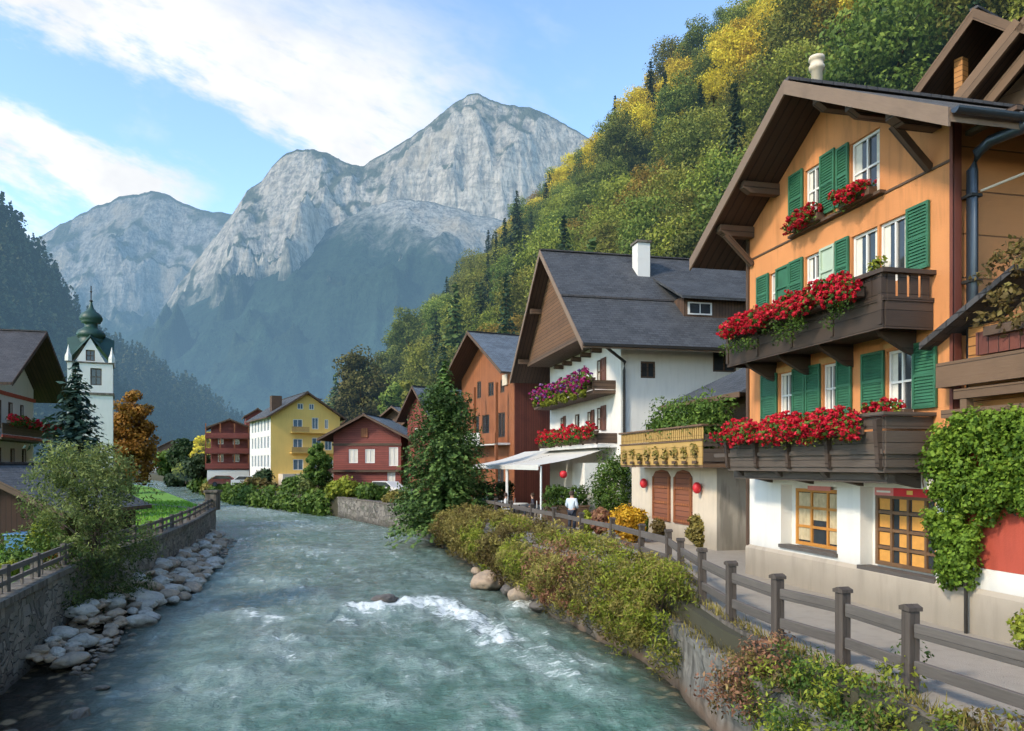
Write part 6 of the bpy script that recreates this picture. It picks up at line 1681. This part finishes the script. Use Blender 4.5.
def rock(loc, r_, mat, label, group=None):
    me = random.choice(RM)
    key = (me.name, mat)
    if key not in rock.cache: q = me.copy(); q.materials.clear(); q.materials.append(M[mat]); rock.cache[key] = q
    o = bpy.data.objects.new('boulder', rock.cache[key]); col.objects.link(o); o.location = loc
    o.scale = (r_ * random.uniform(.85, 1.25), r_ * random.uniform(.85, 1.1), r_ * random.uniform(.8, 1.1)); o.rotation_euler = (jit(.2), jit(.2), random.uniform(0, 6.28))
    return tag(o, label, 'boulder', group)
rock.cache = {}
placed = []
tries = 0
while len(placed) < 135 and tries < 6000:
    tries += 1
    y = 17.4 + 29 * random.random() ** 1.15; f = random.random()
    width = .75 + .7 * max(0, math.sin((y - 16) / 27 * 3.1)) + (.35 if 21 < y < 34 else 0)
    off = .15 + width * f; r_ = random.uniform(.13, .30) * (1.15 if y > 24 else 1) * (1.35 if random.random() < .22 else 1)
    x = lerp_line(LB, y) + off
    if any(math.hypot(x - a, y - b) < (r_ + c_) * .86 for a, b, c_ in placed): continue
    placed.append((x, y, r_))
    z = WATER + .1 + r_ * .12 + .62 * (1 - f) * (.5 if y < 20 else 1)
    big = r_ > .36
    rock((x, y, z), r_, 'rock_tan' if random.random() < .5 else 'rock_grey', 'smooth pale river boulder among the pile at the foot of the left wall', 'boulders along the left wall')
for k in range(26):    # low wet stones breaking the shallows
    y = random.uniform(12.6, 23); x = lerp_line(LB, y) + .2 + random.random() ** 1.1 * (2.6 - .05 * y); r_ = random.uniform(.09, .2)
    if any(math.hypot(x - a, y - b) < (r_ + c_) * .9 for a, b, c_ in placed): continue
    placed.append((x, y, r_)); rock((x, y, WATER - .02 + jit(.03)), r_, 'rock_tan', 'low wet brown stone barely breaking the shallow water by the left wall', 'wet stones in the left shallows')
gv = []; gf = []; gr = []
base = rock_mesh(11, .6); bm = bmesh.new(); bmesh.ops.create_icosphere(bm, subdivisions=2, radius=1)
bv = np.array([v_.co[:] for v_ in bm.verts]); bfs = [[v_.index for v_ in f_.verts] for f_ in bm.faces]; bm.free()
for k in range(1000):
    y = 17 + 30 * random.random() ** 1.2; x = lerp_line(LB, y) + .05 + 1.5 * random.random() ** 1.5; r_ = random.uniform(.03, .11)
    an = random.uniform(0, 6.28); ca, sa = math.cos(an), math.sin(an); sc_ = np.array([r_ * random.uniform(.9, 1.6), r_, r_ * random.uniform(.45, .8)])
    q = bv * sc_ * (1 + rng.normal(0, .07, (len(bv), 1))); q = np.stack([q[:, 0] * ca - q[:, 1] * sa, q[:, 0] * sa + q[:, 1] * ca, q[:, 2]], 1)
    i0 = len(gv) ; gv += [tuple(t_) for t_ in (q + np.array([x, y, WATER + .06 + .32 * max(0, 1 - (x - lerp_line(LB, y)) / 1.2)]))]; gf += [tuple(i0 + a for a in f_) for f_ in bfs]
me = bpy.data.meshes.new('gravel'); me.from_pydata(gv, [], gf); me.materials.append(M['rock_tan']); me.polygons.foreach_set('use_smooth', [True] * len(me.polygons))
go_ = bpy.data.objects.new('gravel', me); col.objects.link(go_); tag(go_, 'small pebbles and gravel packed between the boulders of the left bank', 'gravel', None, 'stuff')
for (px, py, r_, mt, lab) in ((486, 588, .6, 'rock_tan', 'largest reddish tan boulder at the foot of the right hedge'), (498, 578, .5, 'rock_tan', 'tan boulder behind the largest reddish one'), (524, 602, .52, 'rock_tan', 'reddish boulder nearest the camera under the right hedge'), (513, 596, .42, 'rock_dark', 'dark boulder between the tan ones under the right hedge'), (531, 588, .62, 'rock_grey', 'grey boulder half under the right hedge'), (545, 611, .42, 'rock_dark', 'dark wet boulder rightmost under the hedge'),
                            (386, 603, .32, 'rock_dark', 'dark flat boulder alone in the middle of the rapids'), (478, 575, .28, 'rock_tan', 'small tan boulder at the far end of the right group')):
    Y = 4.65 * 760 / (py - 465); o = rock(((px - 512) / 760 * Y, Y, WATER + .08 + r_ * .25), r_, mt, lab)
    o.scale = (r_ * 1.15, r_, r_ * (.7 if px == 386 else 1.0))
